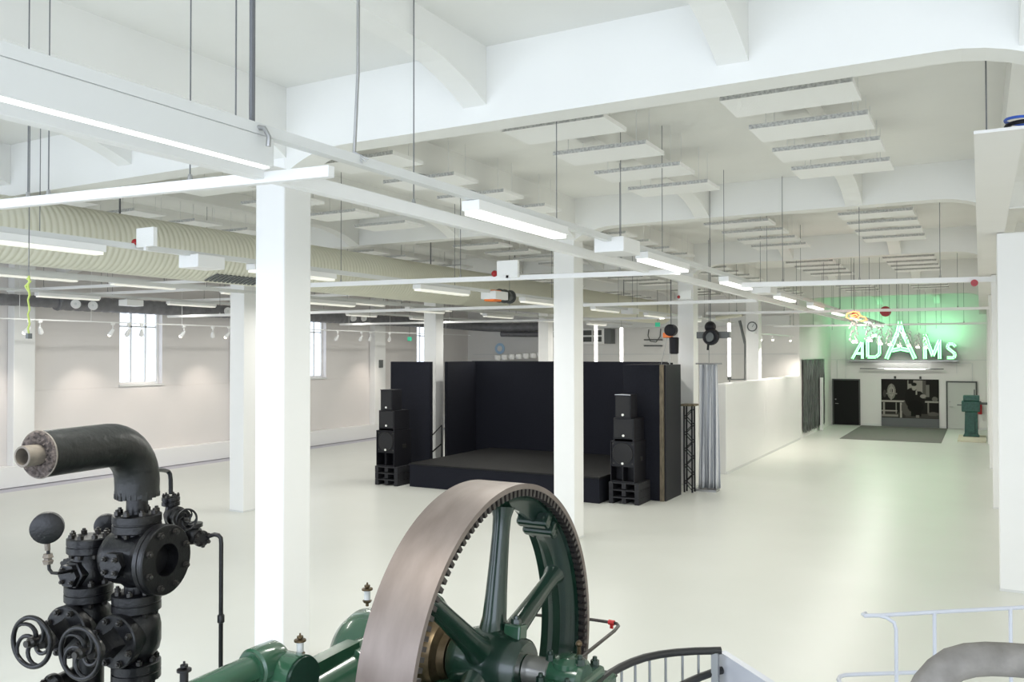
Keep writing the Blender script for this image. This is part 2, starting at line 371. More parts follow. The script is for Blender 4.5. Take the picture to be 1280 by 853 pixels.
# ================================================================== HANGING LIGHT TRACKS
def lum_proto(mat='lamp'):
    r = thing('linear_luminaire', '', 'lamp', (0, 0, 0), 'white linear luminaires')
    if mat == 'near':
        MB().box(-.03, .03, 0, 1.95, .008, .17).build('lamp_housing', 'whitegrey', r, False, bevel=.006)
        MB().box(-.02, .024, .03, 1.92, .0, .008).build('lamp_diffuser', 'lamp', r, False)
        return r
    MB().box(-.08, .08, 0, 1.62, .03, .11).build('lamp_housing', 'white', r, False, bevel=.006)
    MB().box(-.068, .068, .03, 1.59, .0, .03).build('lamp_diffuser', mat, r, False)
    for q in (.3, 1.28): MB().box(-.045, .045, q, q+.04, .105, .125).build('mounting_clip', 'whitegrey', r, False)
    return r
LP = {}
def luminaire(x, y, z, label, power=0):
    mt_ = ('near' if y < 2 else 'lamp') if x == -3.45 else 'lampoff'
    if mt_ not in LP: o = LP[mt_] = lum_proto(mt_)
    else: o = copy_tree(LP[mt_])
    if x == -3.45 and y < 2: z = 4.43
    o.location = (x, y, z); o['label'] = label
    if power: area('luminaire_and_fill_light', (x, y+.81, z-.012), (0, 0, 0), .13, 1.56, power, (1, .985, .92) if x == -3.45 else (1, .98, .93))  # aisle lamps are lit; off the aisle this light is added fill
def track(x, y0, y1, z, nm, lums, word, rods, power):
    z -= .06
    r = thing('light_track', '%s grey lighting track hung from the ceiling %s' % (nm, word), 'light track', (x, y0, z))
    MB().box(x-.035, x+.035, y0, y1, z, z+.06).build('track_rail', 'whitegrey', r, False)
    for y in rods: MB().cyl((x, y, z+.06), (x, y, SL), .0045, n=5).build('hanger_wire', 'wire', r)
    for i, y in enumerate(lums): luminaire(x, y, z-.112, '%s white linear luminaire, %s along the track %s' % ('bright' if x == -3.45 else 'pale', ORD[i], word), power)
L1 = [1.5, 5.56, 9.35, 12.95, 16.85, 20.5, 24.2, 27.9, 31.6, 35.2]  # last luminaire added to brighten the far corridor
track(-3.45, -2, 41, 4.66, 'long', L1, 'over the aisle', [3.2, 7.09, 10.09, 12.99, 16, 19.37, 22.5, 25.4, 28.3, 31.5, 35], 64)
L3 = [4.28, 8.05, 11.8, 15.6, 19.3, 23.1, 26.8]
track(-8.4, -1, 33, 4.66, 'cream', L3, 'below the wide cream duct', [5.2, 9, 13, 17, 21, 25, 29], 55)
L5 = [13.6, 17.3, 21.1, 24.8, 28.5]
track(-12.6, 2, 33, 4.66, 'thin', L5, 'over the rear columns', [7, 11, 15, 19, 23, 27], 62)
track(-16.2, 4, 33, 5.06, 'slim', [9.2, 11.6, 14.6, 19.4, 23.2, 26.9], 'over the middle of the window bay', [9, 13, 17, 21, 25, 29], 46)
track(-19.5, 6, 33, 4.94, 'faint', [12.0, 15.7, 19.5, 23.2, 27.0], 'closest to the window wall', [10, 14, 18, 22, 26, 30], 26)
# small square white boxes carried between the luminaires
for i, (x, y, z, s, lab) in enumerate(((-3.45, 8.35, 4.49, .5, 'over the aisle between second and third lamps'), (-3.45, 17.5-2.0, 4.5, .55, 'over the aisle beyond the fourth lamp'),
        (-8.4, 7.05, 4.46, .42, 'under the wide duct by the big column'), (-8.4, 14.2, 4.48, .5, 'under the wide duct below the orange reel'), (-19.5, 14.3, 4.68, .5, 'over the window wall'), (-8.4, 21.6, 4.5, .5, 'under the wide duct far down the hall'))):
    r = thing('junction_box', 'white square junction box on the track %s' % lab, 'box', (x, y, z))
    MB().box(x-.17, x+.17, y, y+s, z, z+.16).build('box_body', 'white', r, False, bevel=.01)
    MB().box(x-.03, x+.03, y+.1, y+s-.1, z+.16, 4.60 if x > -16 else 4.88).build('bracket', 'whitegrey', r, False)

# white rectangular profiles that hang lower and cross the hall
def profile(a, c, h, wd, label, rods):
    a, c = V(a), V(c)
    r = thing('hanging_profile', label, 'rail', a)
    MB().bar(a, c, wd, h).build('profile_bar', 'white', r, False, bevel=.005)
    for t in rods:
        p = a.lerp(c, t); MB().cyl(p+V((0,0,h/2)), (p.x, p.y, SL), .005, n=5).build('hanger_rod', 'wire', r)
        MB().cyl(p+V((0,0,h/2)), p+V((0,0,h/2+.04)), .02, .012, n=8).build('rod_clamp', 'steel', r)
    return r
def tt(y0, y1, ysl): return [(y-y0)/(y1-y0) for y in ysl]
t2 = profile((-3.95, -2, 4.55), (-3.95, 41, 4.55), .1, .08, 'long white rectangular profile running the whole aisle below the light track', tt(-2, 41, [5.51, 9.96, 13.98, 17.7, 21.6, 25.5, 29, 33]))
profile((-10.3, 3.75, 4.66), (-3.4, 3.9, 4.5), .07, .06, 'white profile crossing in front of the big column near the photographer', [(10.3-6.35)/6.9, (10.3-6.1)/6.9, (10.3-4.6)/6.9])
profile((-9.3, 10.15, 4.5), (-3.5, 10.95, 4.5), .07, .06, 'white profile crossing the hall just below the emergency light box', [.1, .45, .86])
profile((-3.5, 13.75, 4.52), (.22, 14.6, 4.52), .08, .06, 'white profile crossing the open aisle to the pale square column', [.2, .5, .8])
profile((-20.5, 16.5, 4.5), (-4.0, 17.6, 4.5), .07, .06, 'white profile crossing the hall over the front of the black stage', [.12, .3, .48, .66, .84])
profile((-6.5, 22.6, 4.5), (.2, 23.4, 4.5), .07, .06, 'white profile crossing the aisle before the neon sign, hung on thin wires', [.12,.3,.5,.7,.9])
profile((-6.2, 29.8, 4.35), (.2, 30.2, 4.35), .06, .05, 'thin white profile crossing the corridor closest to the neon sign', [.1,.2,.3,.4,.5,.6,.7,.8,.9])
profile((-20.5, 24, 4.5), (-7.2, 24.6, 4.5), .07, .06, 'white profile crossing behind the black stage wall', [.1, .35, .6, .85])
for i, (y, z) in enumerate(((12.2, 4.985), (13.9, 4.985), (17.0, 4.985))):
    profile((-21, y, z), (-14.4, y+.45, z), .07, .06, 'white profile crossing the window bay only, %s from the photographer' % ORD[i], [.2, .5, .8])

# ================================================================== DUCTS
def corr(x, z, y0, y1, r, amp, pitch, n):
    prof = []; y = y0
    while y < y1:
        prof += [(y-y0, r), (y-y0+pitch*.5, r), (y-y0+pitch*.62, r-amp), (y-y0+pitch*.88, r-amp)]; y += pitch
    prof.append((y1-y0, r))
    return MB().lathe((x, y0, z), (0,1,0), prof, n)
dr = thing('spiral_duct', 'wide cream ribbed ventilation duct hanging lengthwise under the beams', 'duct', (-11, -2, 4.58))
corr(-11.0, 5.02, -2, 32, .44, .007, .092, 32).build('duct_body', 'duct', dr)
for y in (4, 8, 12, 16, 20, 24, 28): MB().box(-11.01, -10.99, y, y+.02, 5.44, SL).build('hanger_strap', 'wire', dr, False)
g = MB()
for i in range(12):
    a = R(-58); y = 9.5+i*.09; c = V((-11+.45*cos(a), y, 5.02+.45*sin(a)))
    g.cbox(c, V((-sin(a), .55, cos(a)))*.10, V((0,.022,0)), V((cos(a),0,sin(a)))*.008)
g.build('air_grille', 'vent', dr, False)
gr = thing('galvanised_duct', 'grey galvanised spiral duct along the top of the window wall', 'duct', (-21.2, 7, 4.57))
p = [(-21.25, 7, 4.78), (-21.25, 13.6, 4.78)]
corr(-21.25, 4.78, 7, 13.6, .15, .008, .3, 18).build('duct_body', 'galv', gr)
corr(-21.25, 4.78, 13.6, 32.6, .205, .009, .28, 18).build('duct_body', 'galv', gr)
MB().tube([(-21.25,32.6,4.78),(-21.2,33.4,4.76),(-20.9,34.1,4.72),(-20.4,34.45,4.68),(-19.6,34.55,4.66)], .205, 16).build('duct_elbow', 'galv', gr)
d2 = MB().lathe((-19.6, 34.55, 4.66), (1,0,0), [(i*.28+a, .205-b_) for i in range(12) for a, b_ in ((0,0),(.16,0),(.19,.01),(.25,.01))], 18).build('duct_body', 'galv', gr)
MB().tube([(-19.8,34.7,4.36),(-16.9,34.7,4.3),(-16.0,34.7,4.3)], .13, 14).build('lower_duct', 'galv', gr)
for y in (13.65,):
    MB().torus((-21.25, y, 4.78), (0,1,0), .18, .04, 20, 8).build('duct_collar', 'galv', gr)
for i, (u, v) in enumerate(((94.5, 380), (116, 382), (285, 389), (442, 398), (455, 398))):
    q = onX(u, v, -20.95); r = thing('air_nozzle', 'round white air nozzle on the grey duct, %s from the big pipe elbow' % ORD[i], 'air nozzle', q, 'white air nozzles on the grey duct')
    ax = V((.8, -.6, 0)).normalized()
    MB().cyl(q-ax*.2, q, .12, n=20).build('nozzle_body', 'white', r)
    for rr in (.10, .065): MB().torus(q+ax*.005, ax, rr, .012, 20, 6).build('nozzle_ring', 'white', r)
    MB().cyl(q, q+ax*.012, .035, n=12).build('nozzle_disc', 'whitegrey', r)

# grey beam duct along the back wall, louvred unit and upright tubes
r = tag(MB().box(-15.2, -6.6, 34.55, 34.98, 4.55, 4.93).build('boxed_duct', 'whitegrey', smooth=False), 'flat grey boxed duct along the top of the back wall', 'duct')
u0 = thing('louvred_unit', 'white louvred air unit on the back wall above the black stage', 'air unit', (-15, 34.6, 3.86))
MB().box(-15.65, -14.5, 34.55, 35.1, 3.84, 4.54).build('unit_case', 'white', u0, False, bevel=.02)
MB().box(-14.5, -14.2, 34.56, 35.09, 3.86, 4.52).build('unit_side', 'vent', u0, False)
for x in (-15.5, -15.02):
    for z in (3.95, 4.24): 
        MB().box(x, x+.4, 34.53, 34.55, z, z+.22).build('louvre_opening', 'frame', u0, False)
        for q in range(3): MB().cbox((x+.2, 34.53, z+.05+q*.06), (.2,0,0), (0,.02,.012), (0,-.003,.004)).build('louvre_slat', 'vent', u0, False)
for i, (x, z0, z1, lab) in enumerate(((-12.93, 2.98, 4.55, 'above the stage wall beside the louvred unit'), (-11.88, 3.1, 4.4, 'above the stage wall, second from the louvred unit'), (-7.8, 2.6, 4.5, 'behind the grey drape'))):
    r = thing('upright_tube_lamp', 'glowing white fluorescent tube standing upright %s' % lab, 'lamp', (x, 30, z0))
    MB().cyl((x, 30, z0), (x, 30, z1), .06, n=12).build('glowing_tube', 'tube', r)
    MB().cyl((x, 30, z0-.12), (x, 30, z0), .065, n=12).build('tube_cap', 'frame', r)
    MB().cyl((x, 30, z1), (x, 30, SL), .006, n=5).build('hanger_wire', 'wire', r)

# ================================================================== SPOTLIGHT RAIL ON THE WINDOW WALL
sr = thing('spotlight_rail', 'slender white spotlight rail hung along the window wall', 'rail', (-20.5, 10, 4.27))
MB().box(-20.52, -20.48, 10, 33, 4.26, 4.29).build('rail_bar', 'white', sr, False)
for y in (12.2, 14.1, 17, 19.6, 22, 24.5, 27, 29, 31): MB().cyl((-20.5, y, 4.29), (-20.5, y, 4.62 if 0 else 5.97), .006, n=5).build('hanger_wire', 'white', sr)
sp = []
for i, (u, lit, az) in enumerate(((36, 1, -40), (50, 0, 60), (141, 1, -20), (161, 0, 0), (177, 0, 40), (230, 1, -30), (266, 0, 60), (286, 1, -30), (422, 0, 0), (452, 0, 10), (463, 0, 60), (487, 1, 60))):
    q = onX(u, 415, -20.5); y = q.y
    r = thing('track_spotlight', 'small white spotlight on the window wall rail, %s along it, %s' % (ORD[i], 'lit' if lit else 'switched off'), 'spotlight', (-20.5, y, 3.9), 'white spotlights on the window wall rail')
    ax = V((-.55, sin(R(az))*.6, -.75)).normalized()
    MB().box(-20.52, -20.48, y-.05, y+.05, 4.2, 4.26).build('spot_adapter', 'white', r, False)
    MB().cyl((-20.5, y, 4.2), (-20.5, y, 4.08), .012, n=8).build('spot_stem', 'white', r)
    c = V((-20.5, y, 4.06)); MB().lathe(c-ax*.05, ax, [(0,.03),(.08,.05),(.2,.065),(.2,.05)], 14).build('spot_head', 'white', r)
    MB().sphere(c+ax*.155, .045, 12, 8).build('spot_bulb', 'bulb' if lit else 'whitegrey', r)
    if lit: sp.append((c+ax*.2, ax))
for i, (p_, ax) in enumerate(sp):
    l = bpy.data.lights.new('wall_spot', 'SPOT'); l.energy = 120; l.color = (1, .87, .77); l.spot_size = R(74); l.spot_blend = .9; l.shadow_soft_size = .06
    o = bpy.data.objects.new('wall_spot', l); COL.objects.link(o); o.location = p_
    o.rotation_euler = (V((-21.9, p_.y+(.3 if i % 2 else -.2), 1.15))-p_).to_track_quat('-Z', 'Y').to_euler()
# rail of three lit spots over the low partition
r = thing('partition_rail', 'pale spotlight rail over the low white partition', 'rail', (-6.6, 27, 4.2))
a, c = onX(941, 416.5, -6.55), onX(1001, 421.5, -6.55); MB().bar(a, c, .03, .03).build('rail_bar', 'white', r, False)
for i, (u, v) in enumerate(((951, 425), (966, 425), (988, 426))):
    q = onX(u, v, -6.5); s = thing('partition_spotlight', 'small lit spotlight over the low partition, %s from the round gauge' % ORD[i], 'spotlight', q, 'lit spotlights over the low partition')
    MB().cyl(q+V((0,0,.12)), (q.x, q.y, max(a.z, c.z)-.02), .01, n=6).build('spot_stem', 'white', s)
    MB().lathe(q+V((0,0,.14)), (0,0,-1), [(0,.03),(.06,.05),(.14,.06)], 12).build('spot_head', 'white', s)
    MB().sphere(q, .045, 10, 6).build('spot_bulb', 'bulb', s)
    l = bpy.data.lights.new('partition_spot', 'SPOT'); l.energy = 230; l.color = (1, .90, .80); l.spot_size = R(120); l.spot_blend = .9; l.shadow_soft_size = .05
    o = bpy.data.objects.new('partition_spot', l); COL.objects.link(o); o.location = q+V((.5, 0, -.1)); o.rotation_euler = (V((-.6, 0, -2.6))).to_track_quat('-Z', 'Y').to_euler()

# ================================================================== STAGE
ST = thing('stage_platform', 'low black stage platform in front of the black walls', 'stage', (-10.3, 18, 0))
MB().box(-12.9, -7.58, 17.78, 21.9, .56, .60).build('stage_deck', 'blackfloor', ST, False, bevel=.008)
MB().box(-12.88, -7.6, 17.8, 21.9, 0, .56).build('stage_skirt', 'black', ST, False)
def flat(label, x0, x1, y0, y1, z1, edge=None):
    r = thing('stage_wall', label, 'stage wall', ((x0+x1)/2, (y0+y1)/2, 0))
    MB().box(x0, x1, y0, y1, 0, z1).build('wall_panel', 'black', r, False, bevel=.01)
    return r
flat('tall black stage wall across the back of the platform', -13.55, -7.42, 21.92, 22.12, 3.19)
flat('black side wall at the stage end by the speaker stack near the windows', -13.50, -13.40, 20.35, 21.91, 3.19)
sw = flat('wide black stage wing behind the speaker stack close to the grey drape', -7.40, -6.49, 18.77, 19.92, 3.15)
MB().box(-6.489, -6.40, 18.74, 18.80, 0, 3.15).build('plywood_edge', 'ply', sw, False)
MB().box(-6.489, -6.36, 18.80, 19.92, 0, 3.15).build('wing_return', 'blackbox', sw, False)
flat('black side wall joining the wing to the back of the stage', -7.40, -7.2, 19.93, 21.9, 3.17)
flat('separate black panel standing behind the speaker stack near the windows', -14.37, -13.05, 18.95, 19.1, 3.2)
# stair handrail beside the stage
r = thing('stage_handrail', 'thin black stair handrail beside the stage platform', 'handrail', (-13, 19.6, .6))
P = lambda u, v: onY(u, v, 20.2)
for q in (((536, 549), (552, 532), (552, 573)), ((536, 569), (552, 555))): MB().tube([P(*s) for s in q], .022, 8).build('rail_tube', 'blackbox', r)
MB().tube([P(552, 572), (P(552,572).x, 20.2, 0)], .02, 8).build('rail_post', 'blackbox', r); MB().tube([P(536, 549), (P(536,549).x, 20.2, 0)], .02, 8).build('rail_post', 'blackbox', r)

def stack(x, y, side, pw):
    """three pallets, a horn-loaded bass box, a mid box and a top box; (x, y) = front corner nearest the windows"""
    for i in range(3):
        z = .165*i
        r = thing('pallet', 'black wooden pallet under the speaker stack %s, %s from the floor' % (side, ORD[i]), 'pallet', (x+.36, y+.3, z), 'black pallets under the speakers')
        for q in (0, .295, .6-.01): 
            pass
        for j in range(3): MB().box(x+(.0, .31, .62)[j], x+(.1, .41, .72)[j], y, y+.76, z+.02, z+.13).build('pallet_block', 'pallet', r, False)
        MB().box(x, x+.1, y, y+.76, z, z+.02).build('bottom_board', 'pallet', r, False); MB().box(x+.62, x+.72, y, y+.76, z, z+.02).build('bottom_board', 'pallet', r, False)
        for j in range(5): MB().box(x, x+.72, y+.155*j, y+.155*j+.13, z+.13, z+.16).build('deck_board', 'pallet', r, False)
    z = .5; x0 = x+.04; wd = .58; dp = .74; h = .92
    r = thing('bass_speaker', 'large black bass speaker with round grille on pallets %s' % side, 'speaker', (x0+wd/2, y+.4, z))
    MB().box(x0, x0+wd, y+.3, y+dp, z, z+h).box(x0, x0+.02, y, y+.3, z, z+h).box(x0+wd-.02, x0+wd, y, y+.3, z, z+h).box(x0+.02, x0+wd-.02, y, y+.3, z, z+.02).box(x0+.02, x0+wd-.02, y, y+.3, z+h-.02, z+h).box(x0+.02, x0+wd-.02, y+.03, y+.3, z+.34, z+.38).build('cabinet', 'blackbox', r, False)
    MB().box(x0+.02, x0+wd-.02, y+.03, y+.05, z+.38, z+h-.02).build('front_baffle', 'blackbox', r, False)
    MB().lathe((x0+wd/2, y+.03, z+.64), (0,-1,0), [(0,.23),(.015,.23),(.02,.215),(.01,.05),(.014,.001)], 32, False).build('round_grille', 'grille', r)
    MB().torus((x0+wd/2, y+.015, z+.64), (0,1,0), .235, .008, 36, 6).build('grille_rim', 'ironbolt', r)
    for sx in (.06, wd-.06):
        for sz in (.42, .86): MB().cyl((x0+sx, y+.03, z+sz), (x0+sx, y+.015, z+sz), .02, n=8).build('corner_fixing', 'ironbolt', r)
    MB().box(x0+wd/2-.012, x0+wd/2+.012, y+.02, y+.3, z+.02, z+.34).build('horn_divider', 'blackbox', r, False)
    MB().cyl((x0+wd/2, y+.01, z+.42), (x0+wd/2, y-.006, z+.42), .028, n=16).build('round_badge', 'cone', r)
    MB().box(x0+wd, x0+wd+.012, y+.35, y+.5, z+.45, z+.55).build('side_handle', 'ironbolt', r, False)
    z2 = z+h; w2 = .5; x1 = x0+.06; h2 = .52
    r = thing('mid_speaker', 'medium black speaker box on the bass speaker %s' % side, 'speaker', (x1+w2/2, y+.35, z2))
    MB().box(x1, x1+w2, y+.03, y+.68, z2+.05, z2+h2).box(x1, x1+.04, y+.03, y+.68, z2, z2+.05).box(x1+w2-.04, x1+w2, y+.03, y+.68, z2, z2+.05).build('cabinet', 'blackbox', r, False, bevel=.006)
    MB().box(x1+.03, x1+w2-.03, y+.018, y+.03, z2+.08, z2+h2-.03).build('front_grille', 'grille', r, False)
    MB().cyl((x1+w2/2, y+.018, z2+.13), (x1+w2/2, y+.0, z2+.13), .028, n=16).build('round_badge', 'cone', r)
    z3 = z2+h2; w3 = .38; x2 = x0+.1; h3 = .54
    r = thing('top_speaker', 'small black speaker box topping the stack %s' % side, 'speaker', (x2+w3/2, y+.25, z3))
    MB().box(x2, x2+w3, y+.05, y+.46, z3, z3+h3).build('cabinet', 'blackbox', r, False, bevel=.006)
    MB().box(x2+.025, x2+w3-.025, y+.038, y+.05, z3+.03, z3+h3-.03).build('front_grille', 'grille', r, False)
    MB().box(x2, x2+w3, y+.03, y+.05, z3+h3-.012, z3+h3+.002).build('top_lip', 'pallet' if side.startswith('near') else 'steel', r, False)
    MB().cyl((x2+w3/2, y+.038, z3+.08), (x2+w3/2, y+.02, z3+.08), .028, n=16).build('round_badge', 'cone', r)
stack(-13.86, 17.62, 'near the windows', 0)
stack(-7.44, 17.98, 'beside the grey drape', 0)

# truss and drape
r = thing('truss', 'black lattice truss standing on end beside the grey drape', 'truss', (-6.32, 20.4, 0))
for dx, dy in ((-.1,0),(.1,0),(-.1,.2),(.1,.2)): MB().cyl((-6.35+dx+.05, 20.3+dy, 0), (-6.35+dx+.05, 20.3+dy, 2.12), .022, n=10).build('truss_chord', 'blackbox', r)
for i in range(10):
    z = .05+i*.2; s = 1 if i % 2 else -1
    for dy in (0, .2): MB().cyl((-6.3-.1*s, 20.3+dy, z), (-6.3+.1*s, 20.3+dy, z+.2), .012, n=6).build('truss_brace', 'blackbox', r)
MB().box(-6.46, -6.12, 20.2, 20.6, 2.12, 2.17).build('top_plate', 'ply', r, False)
vs = []; fs = []; n = 90; x0, x1 = -6.10, -5.6
for i in range(n+1):
    t = i/n; ph = t*2*pi*6.5
    for j in range(14):
        z = .06+j/13*3.08; k = j/13
        wv = .085*sin(ph)+.03*sin(ph*2.3+1+k*2)
        vs.append((-6.18+(.50-.06*k)*t+.03*k+.02*sin(ph*.5+k*3), 20.75+wv*(1.0-.45*k)+.1*t, z))
for i in range(n):
    for j in range(13): a = i*14+j; fs.append((a, a+14, a+15, a+1))
dc = thing('drape', 'pale grey pleated drape hanging to the floor beside the truss', 'drape', (-5.9, 20.7, .06))
cu = MB().add(vs, fs).build('cloth', 'curtain', dc); sm = cu.modifiers.new('thick', 'SOLIDIFY'); sm.thickness = .006
MB().cyl((-6.25, 20.8, 3.16), (-5.6, 20.85, 3.16), .02, n=10).build('drape_pole', 'steel', dc); MB().cyl((-5.92, 20.82, 3.16), (-5.92, 20.82, SL), .006, n=5).build('hanger_wire', 'wire', dc)
MB().box(-6.25, -5.7, 20.6, 20.95, 0, .05).build('floor_plate', 'steel', dc, False)

# moving-head lamp and chain hoist hung above the stage
q = onY(888, 420, 20.4)
r = thing('stage_lantern', 'round black stage lantern hanging above the grey drape', 'stage lamp', q)
MB().lathe(q+V((0,.15,0)), (0.15,-1,-.15), [(0,.12),(.05,.19),(.25,.2),(.3,.17),(.3,.13),(.24,.12)], 20).build('lantern_body', 'blackbox', r)
MB().cyl(q+V((.0,-.11,-.03)), q+V((0,-.13,-.03)), .12, n=18).build('lantern_lens', 'vent', r)
MB().sphere(q+V((-.03,.1,.22)), .14, 16, 10).build('lantern_base', 'blackbox', r)
MB().box(q.x-.02, q.x+.45, q.y+.05, q.y+.2, q.z-.06, q.z+.1).build('cross_tube', 'vent', r, False); MB().box(q.x-.36, q.x-.02, q.y+.05, q.y+.2, q.z-.06, q.z+.1).build('cross_tube', 'vent', r, False)
MB().cyl(q+V((-.03,.1,.3)), (q.x-.03, q.y+.1, SL), .012, n=6).build('hanger_rod', 'wire', r); MB().tube([q+V((-.05,0,-.15)), q+V((-.06,-.02,-.35))], .03, 8).build('safety_clip', 'blackbox', r)
q = onY(836, 419, 20.6)
r = thing('chain_hoist', 'orange and black chain hoist hanging over the stage', 'hoist', q)
MB().box(q.x-.13, q.x+.08, q.y-.1, q.y+.12, q.z-.07, q.z+.06).build('hoist_body', 'orange', r, False, bevel=.02)
MB().lathe(q+V((.06,0,.12)), (0,-1,0), [(-.12,.1),(-.1,.15),(.1,.15),(.12,.1)], 18).build('hoist_motor', 'blackbox', r)
MB().lathe(q+V((.14,0,-.48)), (0,0,1), [(0,.08),(.02,.11),(.4,.12),(.42,.1)], 16).build('chain_bag', 'blackbox', r)
MB().cyl(q+V((.02,0,-.07)), q+V((.02,0,-.86)), .014, n=6).cyl(q+V((-.04,0,-.07)), q+V((-.22,0,-.82)), .008, n=6).build('chain', 'steel', r)
MB().cyl(q+V((.06,0,.26)), (q.x+.06, q.y, SL), .012, n=6).build('hanger_rod', 'wire', r)
q0 = onY(816, 423, 30)
r = thing('cable_tray', 'pair of thin dark cable bars on wall above the stage', 'cable bars', q0)
for v in (425, 432.5): a = onY(805, v, 35.09); c = onY(828, v, 35.09); MB().bar(a, c, .05, .05).build('cable_bar', 'frame', r, False)
MB().tube([onY(811, 412, 35.09), onY(810, 420, 35.09), onY(813, 427, 35.09), onY(820, 428, 35.09), onY(825, 421, 35.09), onY(826, 411, 35.09)], .018, 6).build('cable_loop', 'frame', r)
# jib post and round dial by the partition
r = thing('jib_post', 'tall grey steel jib post above the low partition', 'jib', (-7.4, 30, 0))
P = lambda u, v, y=29.6: onY(u, v, y)
MB().tube([P(931.5, 478), P(931.5, 428)], .04, 8).tube([P(931.5,430), P(924.5, 401)], .05, 8).tube([P(912, 474.5), P(932, 474.5)], .025, 6).tube([P(912, 474.5), P(912, 482)], .025, 6).build('jib_tube', 'vent', r)
MB().tube([P(895, 398), P(928, 394)], .06, 8).build('jib_arm', 'duct', r); a = P(931.5, 478); MB().cyl(a, (a.x, a.y, 0), .04, n=8).build('jib_foot', 'vent', r)
q = onX(940.5, 408.5, -6.9); q = onY(940.5, 408.5, 28.68)
r = thing('round_dial', 'round white dial on the column above the partition', 'dial', q)
MB().cyl(q, q+V((0,-.04,0)), .15, n=24).build('dial_face', 'whitegrey', r); MB().torus(q+V((0,-.04,0)), (0,1,0), .15, .02, 24, 6).build('dial_rim', 'vent', r)
MB().bar(q+V((0,-.05,-.02)), q+V((.06,-.05,.08)), .015, .01).build('dial_hand', 'frame', r, False)

# emergency and exit lights
q = onY(634, 337, 10.55)
def emlight(q, lab, s=1.0):
    r = thing('emergency_light', lab, 'emergency light', q)
    MB().box(q.x-.17*s, q.x+.17*s, q.y, q.y+.05, q.z-.12*s, q.z+.13*s).build('light_panel', 'panel', r, False)
    MB().sphere(q+V((-.22*s, .02, -.05*s)), .05*s, 10, 8).build('red_button', 'redpaint', r); MB().box(q.x-.02, q.x+.02, q.y, q.y+.03, 4.535 if q.z < 4.7 else q.z-.17*s, q.z-.12*s).build('bracket', 'white', r, False)
emlight(V((q.x, q.y, q.z)), 'white emergency light box on the profile over the stage front', 1.0)
q = onX(181, 297, -8.2); emlight(V((q.x, q.y, q.z)), 'cream emergency light box with red button below the wide duct', .85)
q = onY(857, 369, 17.2); emlight(q, 'small cream emergency box on the profile beside the third column', .7)
for i, (u, v, y, lab) in enumerate(((512, 424, 28, 'small green exit sign near the far window'), (822, 406, 30, 'small green exit sign over the stage wall'))):
    q = onY(u, v, y); r = thing('exit_sign', lab, 'exit sign', q)
    MB().box(q.x-.09, q.x+.09, q.y-.03, q.y+.03, q.z-.08, q.z+.08).build('sign_panel', 'exit', r, False, bevel=.01)
    MB().cyl(q+V((0,0,.12)), (q.x, q.y, SL), .008, n=5).build('hanger_wire', 'wire', r)
# reel and orange unit on the duct-side track
q = onX(627, 372, -8.4)
r = thing('cable_reel', 'orange and black cable reel hung from the track under the wide duct', 'reel', q)
MB().box(q.x-.12, q.x+.12, q.y-.5, q.y-.2, q.z-.1, q.z+.12).build('reel_box', 'orange', r, False, bevel=.02)
MB().cyl(q+V((0,-.1,.03)), q+V((0,.34,.03)), .09, n=14).build('reel_drum', 'vent', r)
for yy in (-.1, .1, .33): MB().cyl(q+V((0,yy,.03)), q+V((0,yy+.03,.03)), .14, n=16).build('reel_flange', 'frame', r)
# lime strap hanging at the window wall end
r = thing('lime_strap', 'lime green strap hanging from a wire above the gauge pipes', 'strap', onD(33, 400, 8))
pts = [onD(36+1.2*sin(i*2.1), 345+i*6.0, 8) for i in range(13)]
MB().tube(pts, [.011]*5+[.009]*8, 6).tube([onD(34,348,8), onD(38,352,8), onD(32,358,8), onD(36,364,8)], .012, 6).build('strap_web', 'lime', r)
a = onD(36, 345, 8); MB().cyl(a, (a.x, a.y, SL), .005, n=5).build('hanger_wire', 'wire', r)
MB().box(pts[-1].x-.02, pts[-1].x+.02, pts[-1].y-.02, pts[-1].y+.02, pts[-1].z-.05, pts[-1].z).build('strap_buckle', 'vent', r, False)
# rod with hook, and rod with fanned clip, on the near end of the aisle profile
r = thing('ceiling_rod', 'dark threaded rod with hook clamp over the near light track', 'rod', onX(315, 165, -3.45))
a = onX(315, 158, -3.45); MB().cyl(a, (a.x+.0, a.y, SL), .016, n=8).build('rod', 'wire', r)
MB().tube([a+V((-.04,0,.0)), a, a+V((.06,.03,-.01)), a+V((.085,.04,-.06)), a+V((.08,.04,-.11))], .014, 8).tube([a, a+V((-.02,0,-.1))], .012, 6).build('hook', 'steel', r)
r = thing('fan_clip', 'rod ending in a fanned metal clip on the aisle light track', 'rod', onX(443, 198, -3.45))
a = onX(443, 190, -3.45); MB().tube([a, (a.x+.02, a.y+.01, a.z+.5), (a.x+.03, a.y, SL)], .011, 8).build('rod', 'steel', r)
for i in range(9):
    t = -1.2+i*.3; e = a+V((.085*sin(t)*1.0, .085*sin(t)*.5, -.03-.05*cos(t))); MB().bar(a+V((0,0,.0)), e, .012, .004).build('clip_blade', 'steel', r, False)

# big suspended white boxing by the pale column
r = thing('white_boxing', 'long white boxed duct hung above the pale columns beside the corridor', 'boxed duct', (.14, 7.65, 5.15))
MB().box(-.03, .32, 7.65, 43.1, 5.15, 5.175).build('boxing', 'wall', r, False)
for y in (7.8, 16, 24, 32): MB().cyl((.06, y, 5.175), (.06, y, SL), .006, n=5).build('hanger_wire', 'wire', r)
r = thing('cable_coil', 'blue and black cable coil on top of the white boxing', 'cable coil', onY(1268, 155, 8))
c = onY(1272, 157, 8.0); MB().torus(c+V((.05,.0,.0)), (0,0,1), .13, .018, 28, 6).build('black_cable', 'blackbox', r); MB().torus(c+V((.05,0,.035)), (.1,0,1), .14, .012, 28, 6).build('blue_cable', 'blue', r)

